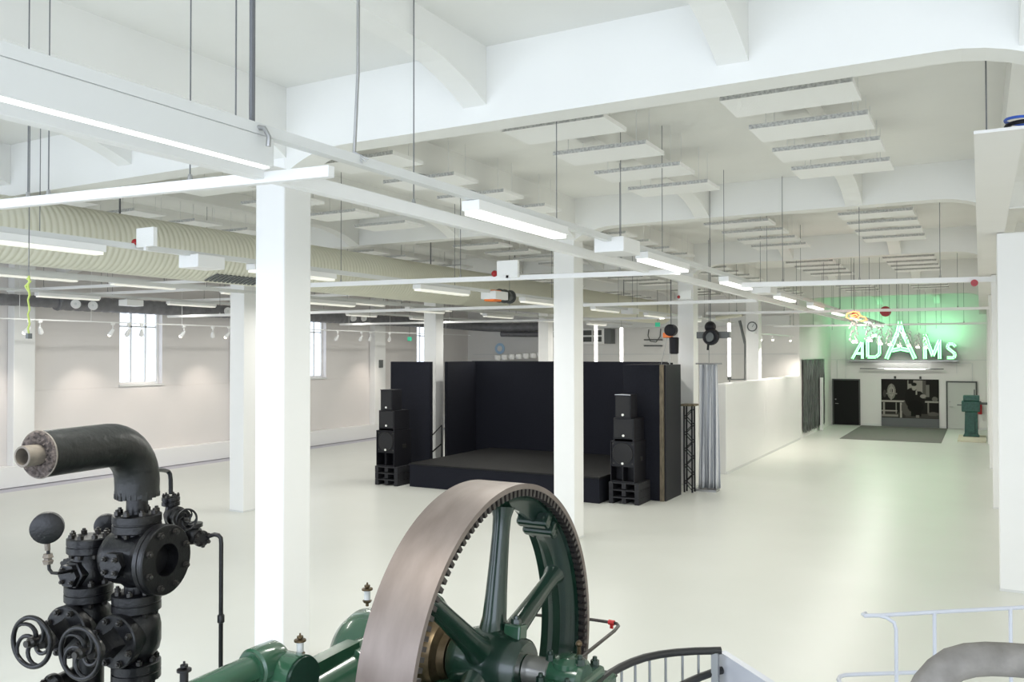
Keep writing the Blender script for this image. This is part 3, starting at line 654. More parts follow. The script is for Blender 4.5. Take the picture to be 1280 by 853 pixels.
# small things on the back and window walls
q = onY(625, 436, 35.1); r = thing('round_wall_sign', 'small pale blue round sign on the back wall above the stage', 'sign', q)
MB().cyl(q, q+V((0,-.03,0)), .26, n=24).build('sign_disc', 'bluesign', r); MB().cyl(q+V((0,-.03,0)), q+V((0,-.04,0)), .14, n=20).build('sign_centre', 'white', r)
q = onX(476, 455, -21.63); tag(MB().box(-21.64, -21.6, q.y-.12, q.y+.12, q.z-.16, q.z+.16).build('switch_box', 'vent', smooth=False), 'small grey switch box on the window wall pillar', 'switch box')
r = thing('scalloped_drape', 'white scalloped drape on a grey screen behind the stage wall', 'drape', (-17, 33.5, 0))
a = onY(640, 447, 33.5); c = onY(690, 445, 33.5)
MB().box(onY(590, 450, 33.5).x, c.x+.6, 33.5, 33.56, 0, a.z-.16).build('screen_board', 'vent', r, False)
for i in range(8):
    x = a.x-.7+i*(c.x-a.x+.7)/7.5; MB().lathe((x, 33.46, a.z-.13+i*.02), (0,0,1), [(0,.12),(.1,.17),(.22,.16),(.24,.12)], 12).build('scallop', 'white', r)

# ================================================================== CORRIDOR END WALL
YS = 42.62
ns = thing('neon_sign', 'glowing green neon letters ADAMS on the far wall over the picture', 'neon sign', (-3.1, 42.9, 3.14))
def strokes(nm, segs, wd, depth, y):
    l = None; b_ = MB(); f_ = MB(); t_ = MB()
    for a, c in segs:
        a = V((a[0], 0, a[1])); c = V((c[0], 0, c[1])); d_ = (c-a).normalized(); s_ = V((-d_.z, 0, d_.x))*wd/2
        for mb, y0, y1, k in ((b_, y, y+depth, 1), (f_, y-.012, y, .9)):
            q = [a+s_*k, a-s_*k, c-s_*k, c+s_*k]; mb.add([(p.x, y0, p.z) for p in q]+[(p.x, y1, p.z) for p in q], [(0,1,2,3),(7,6,5,4),(0,4,5,1),(1,5,6,2),(2,6,7,3),(3,7,4,0)])
        for k in (.62, -.62):
            t_.tube([a+s_*k+V((0,y-.045,0)), c+s_*k+V((0,y-.04,0))], .021, 6)
    l = b_.build('letter', 'signside', ns, False); f_.build('letter_face', 'signface', l, False); t_.build('neon_tube', 'neon', l)
z0 = 3.17
strokes('A', [((-5.27,z0),(-4.86,3.95)), ((-4.83,3.95),(-4.83,z0)), ((-5.08,3.42),(-4.86,3.42))], .13, .28, YS)
strokes('D', [((-4.60,z0+.08),(-4.60,4.1)), ((-4.60,4.1),(-4.3,4.26)), ((-4.3,4.26),(-4.09,4.2)), ((-4.09,4.2),(-4.09,3.4)), ((-4.09,3.4),(-4.25,z0+.08)), ((-4.25,z0+.08),(-4.6,z0+.08))], .16, .28, YS)
strokes('A', [((-3.80,z0),(-3.3,4.42)), ((-3.3,4.42),(-3.22,4.88)), ((-3.22,4.88),(-3.12,4.42)), ((-3.12,4.42),(-2.60,z0)), ((-3.56,3.55),(-3.2,3.64)), ((-3.2,3.64),(-2.84,3.55))], .21, .3, YS)
strokes('M', [((-2.19,z0),(-2.19,4.28)), ((-2.19,4.28),(-1.87,3.3)), ((-1.87,3.3),(-1.60,4.02)), ((-1.60,4.02),(-1.60,z0))], .17, .28, YS)
strokes('S', [((-.97,3.72),(-1.05,3.84)), ((-1.05,3.84),(-1.24,3.84)), ((-1.24,3.84),(-1.29,3.68)), ((-1.29,3.68),(-.98,3.4)), ((-.98,3.4),(-1.02,3.22)), ((-1.02,3.22),(-1.3,3.22))], .14, .28, YS)
MB().box(-5.5, -.85, 42.66, 43.16, 3.06, 3.10).build('sign_shelf', 'steel', ns, False)
MB().tube([(-5.4,42.8,3.1),(-5.4,42.8,3.0)], .02, 6).build('shelf_bracket', 'steel', ns)
for x in (-4.9, -4.2, -3.2, -1.9, -1.1):
    l = bpy.data.lights.new('neon_glow', 'AREA'); l.shape = 'RECTANGLE'; l.size = .5; l.size_y = .2; l.energy = 11; l.color = (.25, 1, .45)
    o = bpy.data.objects.new('neon_glow', l); COL.objects.link(o); o.location = (x, 42.3, 4.25); o.rotation_euler = (R(122), 0, 0)
r = thing('picture_light', 'slim dark light bar below the neon letters', 'lamp', (-3.2, 42.9, 2.68))
MB().box(-4.97, -1.45, 42.85, 42.92, 2.68, 2.73).build('light_bar', 'vent', r, False)
MB().box(-3.9, -2.2, 42.83, 42.85, 2.67, 2.71).build('bright_strip', 'lamp', r, False)
for x in (-4.6, -3.2, -1.8): MB().box(x-.02, x+.02, 42.92, 43.2, 2.69, 2.72).build('bar_bracket', 'vent', r, False)
area('picture_lamp', (-3.1, 42.8, 2.72), (R(150), 0, 0), 2.2, .06, 10, (1,1,.96))

# framed picture of a workshop: a flat print, its tones are per-vertex colours of the print itself
def pic(s, t):     # s, t in 0..1 from the lower left corner
    import math as m_
    v = .018
    def blob(cx, cy, rx, ry, val, soft=.25):
        nonlocal v
        q = m_.hypot((s-cx)/rx, (t-cy)/ry)
        if q < 1: v = val
    def rect(a, c, d, e, val):
        nonlocal v
        if a < s < c and d < t < e: v = val
    rect(.46, .72, .62, .97, .30); rect(.48, .56, .88, .99, .02)
    rect(.0, .46, .0, .14, .05); rect(.42, 1, 0, .12, .07)
    rect(.78, .84, .55, .86, .18); rect(.72, .78, .5, .97, .10)
    rect(.0, .42, .40, .45, .42); rect(.03, .06, .06, .40, .30); rect(.33, .36, .0, .40, .40); rect(.25, .27, .1, .40, .28); rect(.0,.28,.16,.19,.34); rect(.0,.3,.03,.08,.25)
    blob(.18, .68, .075, .20, .22); blob(.18, .68, .05, .13, .34); blob(.18,.70,.028,.06,.03); rect(.165,.19,.46,.86,.30); rect(.09,.28,.60,.635,.24); blob(.06,.62,.03,.1,.06)
    blob(.46, .26, .11, .20, .10); blob(.54, .52, .13, .26, .014); blob(.66, .5, .09, .2, .016); blob(.60, .30, .14, .16, .012); rect(.52, .70, .05, .3, .012)
    blob(.575, .80, .042, .085, .34); blob(.575, .87, .046, .045, .015); rect(.60, .63, .60, .72, .33); blob(.73, .57, .05, .05, .30)
    rect(.76, 1, .41, .45, .33); rect(.80, .83, .14, .41, .22); rect(.9,.93,.45,.56,.14); blob(.93,.5,.05,.06,.16); blob(.9,.12,.1,.05,.12); rect(.60,.66,.02,.08,.22)
    return v
px0, px1, pz0, pz1 = -4.08, -1.66, .42, 2.22; nx, nz = 120, 90
vs = [(px0+(px1-px0)*i/nx, 43.15, pz0+(pz1-pz0)*j/nz) for j in range(nz+1) for i in range(nx+1)]
fs = [(j*(nx+1)+i, j*(nx+1)+i+1, (j+1)*(nx+1)+i+1, (j+1)*(nx+1)+i) for j in range(nz) for i in range(nx)]
mp_ = bpy.data.materials.new('workshop_print'); mp_.use_nodes = True; nt = mp_.node_tree; at = nt.nodes.new('ShaderNodeVertexColor'); at.layer_name = 'print'
nt.links.new(at.outputs[0], nt.nodes['Principled BSDF'].inputs['Base Color']); nt.nodes['Principled BSDF'].inputs['Roughness'].default_value = .6; nt.nodes['Principled BSDF'].inputs['Specular IOR Level'].default_value = .1; M['print'] = mp_
pr_ = thing('workshop_picture', 'large black and white picture of a seated workshop worker on the far wall', 'picture', (-2.87, 43.15, 0))
sheet = MB().add(vs, fs).build('print', 'print', pr_, False)
ca = sheet.data.color_attributes.new('print', 'FLOAT_COLOR', 'POINT')
for j in range(nz+1):
    for i in range(nx+1):
        v = pic(i/nx, j/nz); ca.data[j*(nx+1)+i].color = (v, v*.95, v*.84, 1)
MB().box(px0, px1, 43.152, 43.19, 0.02, pz1).build('backing_board', 'frame', pr_, False)
MB().box(px0, px1, 43.10, 43.15, .02, .41).build('dark_kick_board', 'vent', pr_, False)
for x in (-3.48, -2.42): MB().cyl((x, 43.12, 2.24), (x, 43.12, 2.36), .045, n=8).build('picture_spot', 'frame', pr_)
tag(MB().box(-4.95, -1.32, 35.98, 43.1, .0, .015).build('entrance_mat', 'rug', smooth=False), 'large grey entrance mat on the floor before the far picture', 'mat')
# tinsel curtain on the corridor wall
r = thing('tinsel_curtain', 'dark silver tinsel curtain on the side wall before the black door', 'tinsel curtain', (-6.25, 38, .2))
vs = []; fs = []; n = 140
for i in range(n+1):
    y = 35.5+5.35*i/n; x = -6.27+.035*random.random()
    for j in range(8): z = .2+2.96*j/7; vs.append((x+.02*random.random(), y, z+(random.uniform(-.05,.1) if j == 0 else 0)))
for i in range(n):
    for j in range(7): a = i*8+j; fs.append((a, a+8, a+9, a+1))
stuff(MB().add(vs, fs).build('tinsel_strands', 'tinsel', r, False))
MB().cyl((-6.27, 35.4, 3.17), (-6.27, 40.9, 3.17), .02, n=8).build('curtain_pole', 'steel', r)
tag(MB().box(-6.2, -6.12, 39.2, 39.6, .02, 2.35).build('white_board', 'white', smooth=False), 'narrow white board leaning by the tinsel curtain', 'board')
# green machine on its pad
r0 = tag(MB().box(-.80, .18, 36.9, 39.6, 0, .06).build('machine_pad', 'plinth', smooth=False, bevel=.01), 'low cream pad under the teal machine', 'pad')
g = thing('teal_machine', 'old teal pedestal workshop machine standing on the cream pad', 'machine', (-.3, 38.9, .06))
X0 = -.34
MB().prism([(-.30,0),(.30,0),(.24,.12),(.22,1.0),(-.22,1.0),(-.24,.12)], (X0, 38.65, .06), (1,0,0), (0,0,1), (0,.5,0)).build('pedestal', 'greenmachine', g, False, bevel=.02)
MB().box(X0-.12, X0+.12, 38.6, 38.65, .2, .85).build('pedestal_door', 'greenmachine', g, False, bevel=.01)
MB().box(X0-.34, X0+.32, 38.6, 39.2, 1.06, 1.5).build('machine_head', 'greenmachine', g, False, bevel=.04)
MB().box(X0-.28, X0+.30, 38.55, 39.2, 1.5, 1.72).build('head_cover', 'greenmachine', g, False, bevel=.03)
MB().cyl((X0-.34, 38.8, 1.32), (X0-.5, 38.8, 1.32), .025, n=8).cyl((X0+.32, 38.8, 1.4), (X0+.6, 38.8, 1.4), .05, n=10).build('spindle', 'vent', g)
MB().cyl((X0+.12, 38.9, 1.72), (X0+.12, 38.9, 1.95), .02, n=8).build('lever', 'vent', g)
r = thing('fire_extinguisher', 'red fire extinguisher beside the teal machine', 'fire extinguisher', (.1, 42.9, .9))
q = onY(1225, 509, 42.95)
MB().lathe((q.x, q.y, q.z-.33), (0,0,1), [(0,.06),(.01,.085),(.42,.085),(.5,.05),(.52,.03)], 16).build('cylinder', 'redpaint', r)
MB().box(q.x-.04, q.x+.05, q.y-.03, q.y+.03, q.z+.19, q.z+.25).build('valve_lever', 'frame', r, False); MB().box(q.x-.03, q.x+.03, q.y+.08, 43.19, q.z-.05, q.z+.1).build('wall_bracket', 'frame', r, False)
# glass lamps and orange neon at the far end of the aisle track
for i, (u, v, d_) in enumerate(((1068, 412, 26), (1087, 412, 28.5), (1100, 417, 31), (1112, 419, 33), (1124, 421, 35), (1136, 422, 37), (1147, 424, 38.5), (1157, 425, 40))):
    q = onY(u, v, d_-4); r = thing('glass_pendant', 'cluster lamp of clear glass pieces below the aisle track, %s from the orange neon' % ORD[i], 'pendant lamp', q, 'clear glass cluster lamps')
    for k in range(14):
        a = k*2.4; rr = .08*(.4+.6*((k*7) % 5)/4); c = q+V((rr*cos(a), rr*sin(a), .24-.036*k))
        MB().lathe(c, (cos(a)*.5, sin(a)*.5, -1), [(0,.008),(.02,.013),(.04,.024),(.09,.024),(.1,.007)], 8).build('glass_piece', 'crystal', r)
    for k in range(3): MB().sphere(q+V((.05*cos(k*2.1), .05*sin(k*2.1), -.30)), .035, 8, 6).build('bulb', 'bulb', r)
    MB().cyl(q+V((0,0,.3)), (q.x, q.y, SL), .006, n=5).build('cord', 'wire', r)
q = onY(1070, 396, 21.6)
r = thing('orange_neon', 'small orange neon outline sign hanging at the end of the aisle track', 'neon sign', q)
for pts in ([(-.34,.12),(-.1,.2),(.1,.16),(.16,.04),(.06,-.06),(-.2,-.1),(-.36,-.02),(-.34,.12)], [(.16,.02),(.34,-.04),(.4,-.14),(.2,-.18),(.04,-.08)], [(-.2,.05),(.0,.1),(.06,.03),(-.15,.0),(-.2,.05)]):
    MB().tube([q+V((a*.6, 0, b_*.6)) for a, b_ in pts], .016, 6).build('neon_outline', 'neonred', r)
MB().cyl(q+V((-.1,0,.2)), (q.x-.1, q.y, SL), .006, n=5).build('cord', 'wire', r); MB().box(q.x-.1, q.x+.02, q.y+.03, q.y+.1, q.z-.02, q.z+.12).build('transformer', 'frame', r, False)
l = bpy.data.lights.new('orange_glow', 'POINT'); l.energy = 6; l.color = (1, .25, .1); l.shadow_soft_size = .2; o = bpy.data.objects.new('orange_glow', l); COL.objects.link(o); o.location = q+V((0,.3,.2))
for i, (u, v, y, s) in enumerate(((1107, 389.5, 29.9, .17), (1218, 354, 14.5, .05), (1080, 304, 0, 0))):
    if not s: continue
    q = onY(u, v, y); tag(MB().cyl(q+V((0,-.05,0)), q+V((0,.05,0)), s, n=16).build('red_lamp', 'redpaint'), 'round red lamp on the %s white profile' % ('far thin' if i == 0 else 'aisle crossing'), 'lamp')
# thin steel wires dropping to the far profiles
for i, u in enumerate((1040, 1062, 1078, 1090, 1102, 1116, 1128, 1140, 1150, 1160, 1170, 1180)):
    q = onY(u, 384, 33.5); q.z = 4.3
    if i % 2 == 0: a = tag(MB().cyl(q, (q.x, q.y, SL), .006, n=5).build('ceiling_wire', 'wire'), 'thin grey ceiling wire before the neon sign wall, %s from the orange neon' % ORD[i//2], 'wire', 'wires before the neon sign wall')

# ================================================================== FLYWHEEL AND ENGINE
FC = V((-2.4, 4.375, 1.562)); FR = 1.066; FW = .34
fw = thing('flywheel', 'huge spoked flywheel with brown steel rim and green spokes beside the engine', 'flywheel', (FC.x-FW/2, FC.y, FC.z-FR))
def fp(ang, r, x): return V((FC.x+x, FC.y+r*cos(ang), FC.z+r*sin(ang)))
MB().ringsolid((FC.x-FW, FC.y, FC.z), (1,0,0), FR-.032, FR, 0, FW, 160).build('outer_rim', 'rust', fw)
MB().ringsolid((FC.x-FW+.004, FC.y, FC.z), (1,0,0), FR-.075, FR-.033, 0, FW-.055, 140).build('inner_rim', 'greendark', fw)
MB().lathe((FC.x-FW+.05, FC.y, FC.z), (1,0,0), [(.0,FR-.07),(.05,FR-.10),(.08,FR-.15),(.14,FR-.16),(.17,FR-.10),(.22,FR-.07)], 140, False).build('stiffening_rib', 'greendark', fw)
MB().ringsolid((FC.x-.05, FC.y, FC.z), (1,0,0), FR-.066, FR-.034, 0, .022, 140).build('dark_slot_ring', 'slot', fw)
tm = None; NT = 128
for i in range(NT):
    a = 2*pi*i/NT; er = V((0, cos(a), sin(a))); et = V((0, -sin(a), cos(a))); c = fp(a, FR-.052, -.026)
    MB().cbox(c, V((.025,0,0)), et*.0125, er*.022).build('barring_tooth', 'tooth', fw, False)
for k in range(6):
    a = R(21+60*k); pts = []; rr = []
    for t, r_ in ((.12,.115),(.19,.09),(.26,.074),(.40,.066),(.6,.058),(.76,.054),(.85,.057),(.915,.075)):
        pts.append(fp(a, t, -.17)); rr.append(r_)
    MB().tube(pts, rr, 16).build('spoke', 'greendark', fw)
MB().lathe((FC.x-.40, FC.y, FC.z), (1,0,0), [(0,.15),(.015,.165),(.08,.18),(.16,.205),(.30,.205),(.38,.18),(.455,.165),(.47,.15)], 36).build('hub', 'greendark', fw)
for s_ in (1, -1):
    aa = R(51); o_ = fp(aa, .205*s_, -.17); er = V((0, cos(aa), sin(aa)))*s_
    MB().cbox(fp(R(81), .20*s_, -.02), (.055,0,0), V((0,cos(R(81)),sin(R(81))))*.045, V((0,-sin(R(81)),cos(R(81))))*.05).build('hub_lug', 'green', fw, False, bevel=.012)
    MB().hexbolt(fp(R(81), .235*s_, -.02), V((0,cos(R(81)),sin(R(81))))*s_, .032, .035).build('hub_bolt', 'greendark', fw)
    # bolted joint between the two halves of the rim
    aj = R(50 if s_ > 0 else 230); er = V((0, cos(aj), sin(aj))); et = V((0, -sin(aj), cos(aj)))
    for side in (1, -1):
        MB().cbox(fp(aj, FR-.125, -.17)+et*.055*side, (.115,0,0), et*.035, er*.055).build('joint_lug', 'greendark', fw, False, bevel=.02)
    for x in (-.10, -.24): MB().cyl(fp(aj, FR-.13, x)-et*.115, fp(aj, FR-.13, x)+et*.115, .024, n=12).sphere(fp(aj, FR-.13, x)-et*.115, .035, 12, 8).build('joint_bolt', 'greendark', fw)

en = thing('steam_engine', 'green stationary steam engine behind the brown flywheel', 'engine', (-3.3, 3.8, 0))
sh = MB().cyl((-3.5, FC.y, FC.z), (-2.82, FC.y, FC.z), .11, n=28).build('crankshaft', 'polished', en)
MB().cyl((-2.325, FC.y, FC.z), (-1.98, FC.y, FC.z), .085, n=28).build('crankshaft', 'polished', en)
MB().lathe((-3.02, FC.y, FC.z), (1,0,0), [(0,.25),(.06,.25),(.09,.22),(.14,.21),(.16,.16),(.2,.14)], 36).build('main_bearing', 'brass', en)
MB().lathe((-3.22, FC.y, FC.z), (1,0,0), [(0,.3),(.02,.34),(.16,.34),(.2,.3)], 36).build('bearing_housing', 'green', en)
MB().box(-3.35, -2.80, FC.y-.42, FC.y+.42, .25, FC.z-.12).build('bearing_pedestal', 'green', en, False, bevel=.03)
# outboard bearing beside the hub
bx = -2.06
MB().lathe((bx-.11, FC.y, FC.z), (1,0,0), [(0,.09),(.02,.115),(.2,.115),(.22,.09)], 28).build('outer_bearing', 'green', en)
MB().lathe((bx, FC.y, FC.z+.07), (0,0,1), [(0,.10),(.03,.10),(.045,.08),(.055,.04)], 24).build('bearing_cap', 'green', en)
MB().box(bx-.13, bx+.13, FC.y-.24, FC.y+.24, FC.z-.05, FC.z+.02).build('bearing_flange', 'green', en, False, bevel=.025)
MB().box(bx-.16, bx+.16, FC.y-.34, FC.y+.34, .2, FC.z-.051).build('outer_pedestal', 'green', en, False, bevel=.02)
for dx, dy in ((-.08,-.19),(.08,-.19),(-.08,.19),(.08,.19),(-.09,-.05),(.09,-.04)):
    MB().hexbolt((bx+dx, FC.y+dy, FC.z+(.02 if abs(dy) > .1 else .10)), (0,0,1), .026, .035).build('bearing_bolt', 'greendark', en)
MB().cyl((bx+.02, FC.y+.1, FC.z+.09), (bx+.02, FC.y+.1, FC.z+.15), .012, n=10).sphere((bx+.02, FC.y+.1, FC.z+.165), .02, 10, 8).build('oil_cap', 'brass', en)
# crank case dome, barrel and cylinder gear: the engine lies along the hall
DX = -3.35
q = onX(480, 822, DX)
MB().lathe((DX-.3, q.y, q.z), (1,0,0), [(0,.1),(.03,.22),(.10,.275),(.2,.295),(.62,.295)], 40).build('crank_case_dome', 'green', en)
b0 = onX(455, 842, DX+.1); b1 = onX(385, 862, DX+.1); ax = (b1-b0); ax = V((0, -1, -.02))
MB().lathe(b0, ax, [(-.1,.20),(.10,.20),(.11,.215),(.16,.215),(.17,.19),(.5,.175),(.8,.175)], 32).build('guide_barrel', 'green', en)
MB().bar(b0+V((.02,-.12,.2)), b0+V((.02,-.62,.185)), .09, .07).build('barrel_rib', 'green', en, False)
q = onX(380, 850, -2.98)
MB().lathe((q.x-.17, q.y, q.z), (1,0,0), [(0,.10),(.01,.118),(.155,.118)], 32).build('round_cover', 'green', en); MB().cyl((q.x-.015, q.y, q.z), (q.x+.004, q.y, q.z), .112, n=32).build('cover_face', 'greendark', en)
q = onX(489, 856, -2.78)
MB().lathe((q.x-.16, q.y, q.z), (1,0,0), [(0,.06),(.01,.072),(.16,.072)], 24).cyl((q.x-.08, q.y, q.z+.07), (q.x-.08, q.y, q.z+.092), .012, n=8).build('small_cover', 'green', en)
a = onX(322, 834, -3.18); c = V((-3.18, 1.6, a.z-.03))
MB().lathe(a, c-a, [(0,.072),(1.6,.072)], 24).build('steam_pipe', 'green', en)
MB().lathe(a+(a-c).normalized()*.10, c-a, [(-.07,.03),(-.05,.075),(-.02,.095),(.10,.10),(.13,.10),(.14,.088),(.15,.088)], 28).build('pipe_cap', 'green', en)
MB().cyl(a+V((0,.08,0)), a+V((0,.08,-1.0)), .07, n=20).build('pipe_drop', 'green', en)
MB().lathe((-3.2, 1.55, 1.55), (0,1,0), [(0,.20),(.05,.26),(.8,.26),(.85,.20)], 32).build('cylinder', 'green', en)
MB().box(-3.65, -2.95, 1.2, 5.4, 0, .9).build('engine_bed', 'greendark', en, False, bevel=.03)
MB().box(-2.3, -1.82, 3.6, 5.2, 0, .35).build('bearing_bed', 'greendark', en, False, bevel=.03)
def oiler(p, nm, s=1.0, mb='brass', mg='crystal'):
    r = thing('drip_oiler', nm, 'oiler', p)
    MB().lathe(p, (0,0,1), [(0,.010*s),(.02*s,.010*s),(.022*s,.022*s),(.034*s,.03*s),(.04*s,.012*s)], 14).build('oiler_base', mb, r)
    MB().lathe(p+V((0,0,.04*s)), (0,0,1), [(0,.02*s),(.055*s,.02*s)], 14).build('oiler_glass', mg, r)
    MB().cyl(p+V((0,0,.04*s)), p+V((0,0,.095*s)), .006*s, n=6).build('oiler_spindle', mb, r)
    MB().lathe(p+V((0,0,.095*s)), (0,0,1), [(0,.012*s),(.004*s,.034*s),(.014*s,.034*s),(.018*s,.012*s),(.024*s,.018*s),(.034*s,.018*s),(.036*s,.006*s),(.05*s,.005*s)], 14).build('oiler_cap', mb, r)
oiler(onX(459, 758, -3.32), 'small brass drip oiler with glass on the green engine dome', 1.0)
oiler(onX(375, 824, -3.06), 'small brass drip oiler with flat cap behind the round green cover', .9)
oiler(onX(230, 866, -2.95), 'dark tap-topped oiler beside the black pipes near the photo edge' if 0 else 'dark tap-topped oiler standing beside the thin black pipe', .9, 'iron', 'iron')
# thin bent guard rail round the wheel
gz = 1.36
r = thing('guard_rail', 'thin bent steel guard rail around the flywheel with red tape', 'guard rail', onZ(740, 780, gz))
P = lambda u, v, z=gz: onZ(u, v, z)
pts = [P(637, 785), P(655, 769), P(661, 768.5), P(740, 775), P(764, 778.5), P(771, 780), P(773, 783), P(768, 789), P(722, 826)]
MB().tube(pts, .0125, 8).build('rail_tube', 'tooth', r)
z2 = 1.02; pts = [P(655, 829, z2), P(690, 831, z2), P(735, 838, z2), P(762, 841, z2), P(770, 845, z2), P(762, 852, z2), P(720, 880, z2)]
MB().tube(pts, .0125, 8).build('rail_tube', 'tooth', r)
for u, v in ((722, 826), (637, 785)):
    a = P(u, v); MB().cyl(a, (a.x, a.y, 0), .0125, n=8).build('rail_post', 'tooth', r)
a, c = P(761, 778), P(768, 779.3); MB().tube([a, c], .02, 8).cbox((a+c)/2+V((.0,0,-.02)), (.012,0,0), (0,.006,0), (0,0,.025)).build('red_tape', 'red', r)

# ================================================================== STEAM PIPES
al = R(10); EX = V((cos(al), sin(al), 0)); EYv = V((-sin(al), cos(al), 0)); EZ = V((0,0,1))
O = onD(171, 700, 4.3); O.z = 0
O2 = O-EX*.31
sm = thing('steam_pipes', 'black steam pipe manifold with lagged elbow, flanges, handwheels and gauges', 'pipework', (O.x, O.y, 0))
def L(o, a, b_, z): return o+EX*a+EYv*b_+EZ*z     # local point
def flange_pair(o, z0, z1, r, n=8, ph=.2):
    h = z1-z0
    MB().lathe(L(o,0,0,z0), EZ, [(0,r*.93),(.006,r),(h*.44,r),(h*.47,r*.96),(h*.53,r*.96),(h*.56,r),(h-.006,r),(h,r*.93)], 36).build('flange', 'iron', sm)
    for i in range(n):
        a = 2*pi*i/n+ph; c = L(o, r*.80*cos(a), r*.80*sin(a), 0)
        MB().hexbolt(c+EZ*z1, EZ, .0165, .018).build('flange_bolt', 'ironbolt', sm); MB().lathe(c+EZ*(z0-.02), EZ, [(0,.012),(.02,.015)], 6).build('flange_nut', 'ironbolt', sm)
def ring_flange(c, ax, r, t, n, nm='flange', hole=0, br=.8):
    ax = V(ax).normalized()
    if hole: MB().lathe(c, ax, [(0,hole),(0,r*.96),(.006,r),(t*.46,r),(t*.49,r*.97),(t*.53,r*.97),(t*.56,r),(t-.006,r),(t,r*.97),(t,hole),(t-.09,hole*.96),(t-.09,.001)], 40, False).build(nm, 'iron', sm)
    else: MB().lathe(c, ax, [(0,r*.94),(.006,r),(t-.006,r),(t,r*.95)], 36).build(nm, 'iron', sm)
    e1 = EZ.cross(ax).normalized(); e2 = ax.cross(e1)
    for i in range(n):
        a = 2*pi*(i+.5)/n; p = c+ax*t+(e1*cos(a)+e2*sin(a))*r*br
        MB().hexbolt(p, ax, .017 if r > .1 else .011, .016).build('flange_bolt', 'ironbolt', sm)
def handwheel(c, ax, r, o):
    ax = V(ax).normalized(); e1 = EZ.cross(ax).normalized(); e2 = ax.cross(e1)
    h = MB().torus(c, ax, r, r*.10, 44, 12).build('handwheel', 'iron', sm)
    for k in range(5):
        pts = []; rr = []
        for i in range(9):
            t = i/8; a = 2*pi*k/5+.9*t*t*1.1+.3*t; q = r*(.16+.82*t); pts.append(c+(e1*cos(a)+e2*sin(a))*q-ax*(.018*(1-t))); rr.append(r*(.105-.035*t))
        MB().tube(pts, rr, 8).build('wheel_spoke', 'iron', h)
    MB().lathe(c-ax*.04, ax, [(0,r*.16),(.02,r*.22),(.05,r*.22),(.06,r*.14),(.075,r*.14)], 16).build('wheel_hub', 'ironbolt', h)
    MB().cyl(o, c, .018 if r > .1 else .009, n=12).build('valve_stem', 'ironbolt', sm)
# lagged elbow
pz = 2.957; pts = []; B = .20
for b_ in (-.59, -.45, -.32): pts.append(L(O, 0, b_, pz))
for i in range(0, 10):
    a = R(90)*i/9; pts.append(L(O, 0, -B+B*sin(a), pz-B+B*cos(a)))
pts += [L(O, 0, 0, 2.72), L(O, 0, 0, 2.692)]
MB().tube(pts, [.105, .105, .106]+[.107]*10+[.106, .107], 40).build('lagged_elbow', 'lag', sm)
ax = -EYv; e = L(O, 0, -.585, pz)
vs = []; fs = []; nn = 48; kk = 8
for j in range(kk+1):
    for i in range(nn):
        a = 2*pi*i/nn; rr = .045+(.106-.045)*j/kk; vs.append(e+EX*(rr*cos(a))+EZ*(rr*sin(a))+ax*(.012+random.uniform(-.007,.007) if 0 < j < kk else .004))
for j in range(kk):
    for i in range(nn): fs.append((j*nn+i, j*nn+(i+1) % nn, (j+1)*nn+(i+1) % nn, (j+1)*nn+i))
MB().add(vs, fs).build('lagging_end', 'fibre', sm)
MB().torus(e+ax*.003, ax, .1055, .0035, 48, 6).build('lagging_rim', 'oldpipe', sm)
MB().lathe(e-ax*.01, ax, [(0,.047),(.098,.047),(.100,.045),(.100,.037),(.0,.036),(.0,.001)], 32, False).build('bare_pipe', 'oldpipe', sm)
rag = MB()
for i in range(26):
    a = 2*pi*i/26; c = L(O, .100*cos(a), .100*sin(a), 2.688); rag.cbox(c, V((cos(a),sin(a),0))*.006, V((-sin(a),cos(a),0))*.013, (0,0,.008+.012*random.random()))
rag.build('ragged_lagging', 'lag', sm, False)
MB().lathe(L(O,0,0,2.575), EZ, [(0,.052),(.125,.052)], 28).build('pipe_stub', 'iron', sm)
flange_pair(O, 2.50, 2.592, .118)
MB().lathe(L(O,0,0,2.44), EZ, [(0,.10),(.03,.085),(.06,.08)], 28).build('body_neck', 'iron', sm)
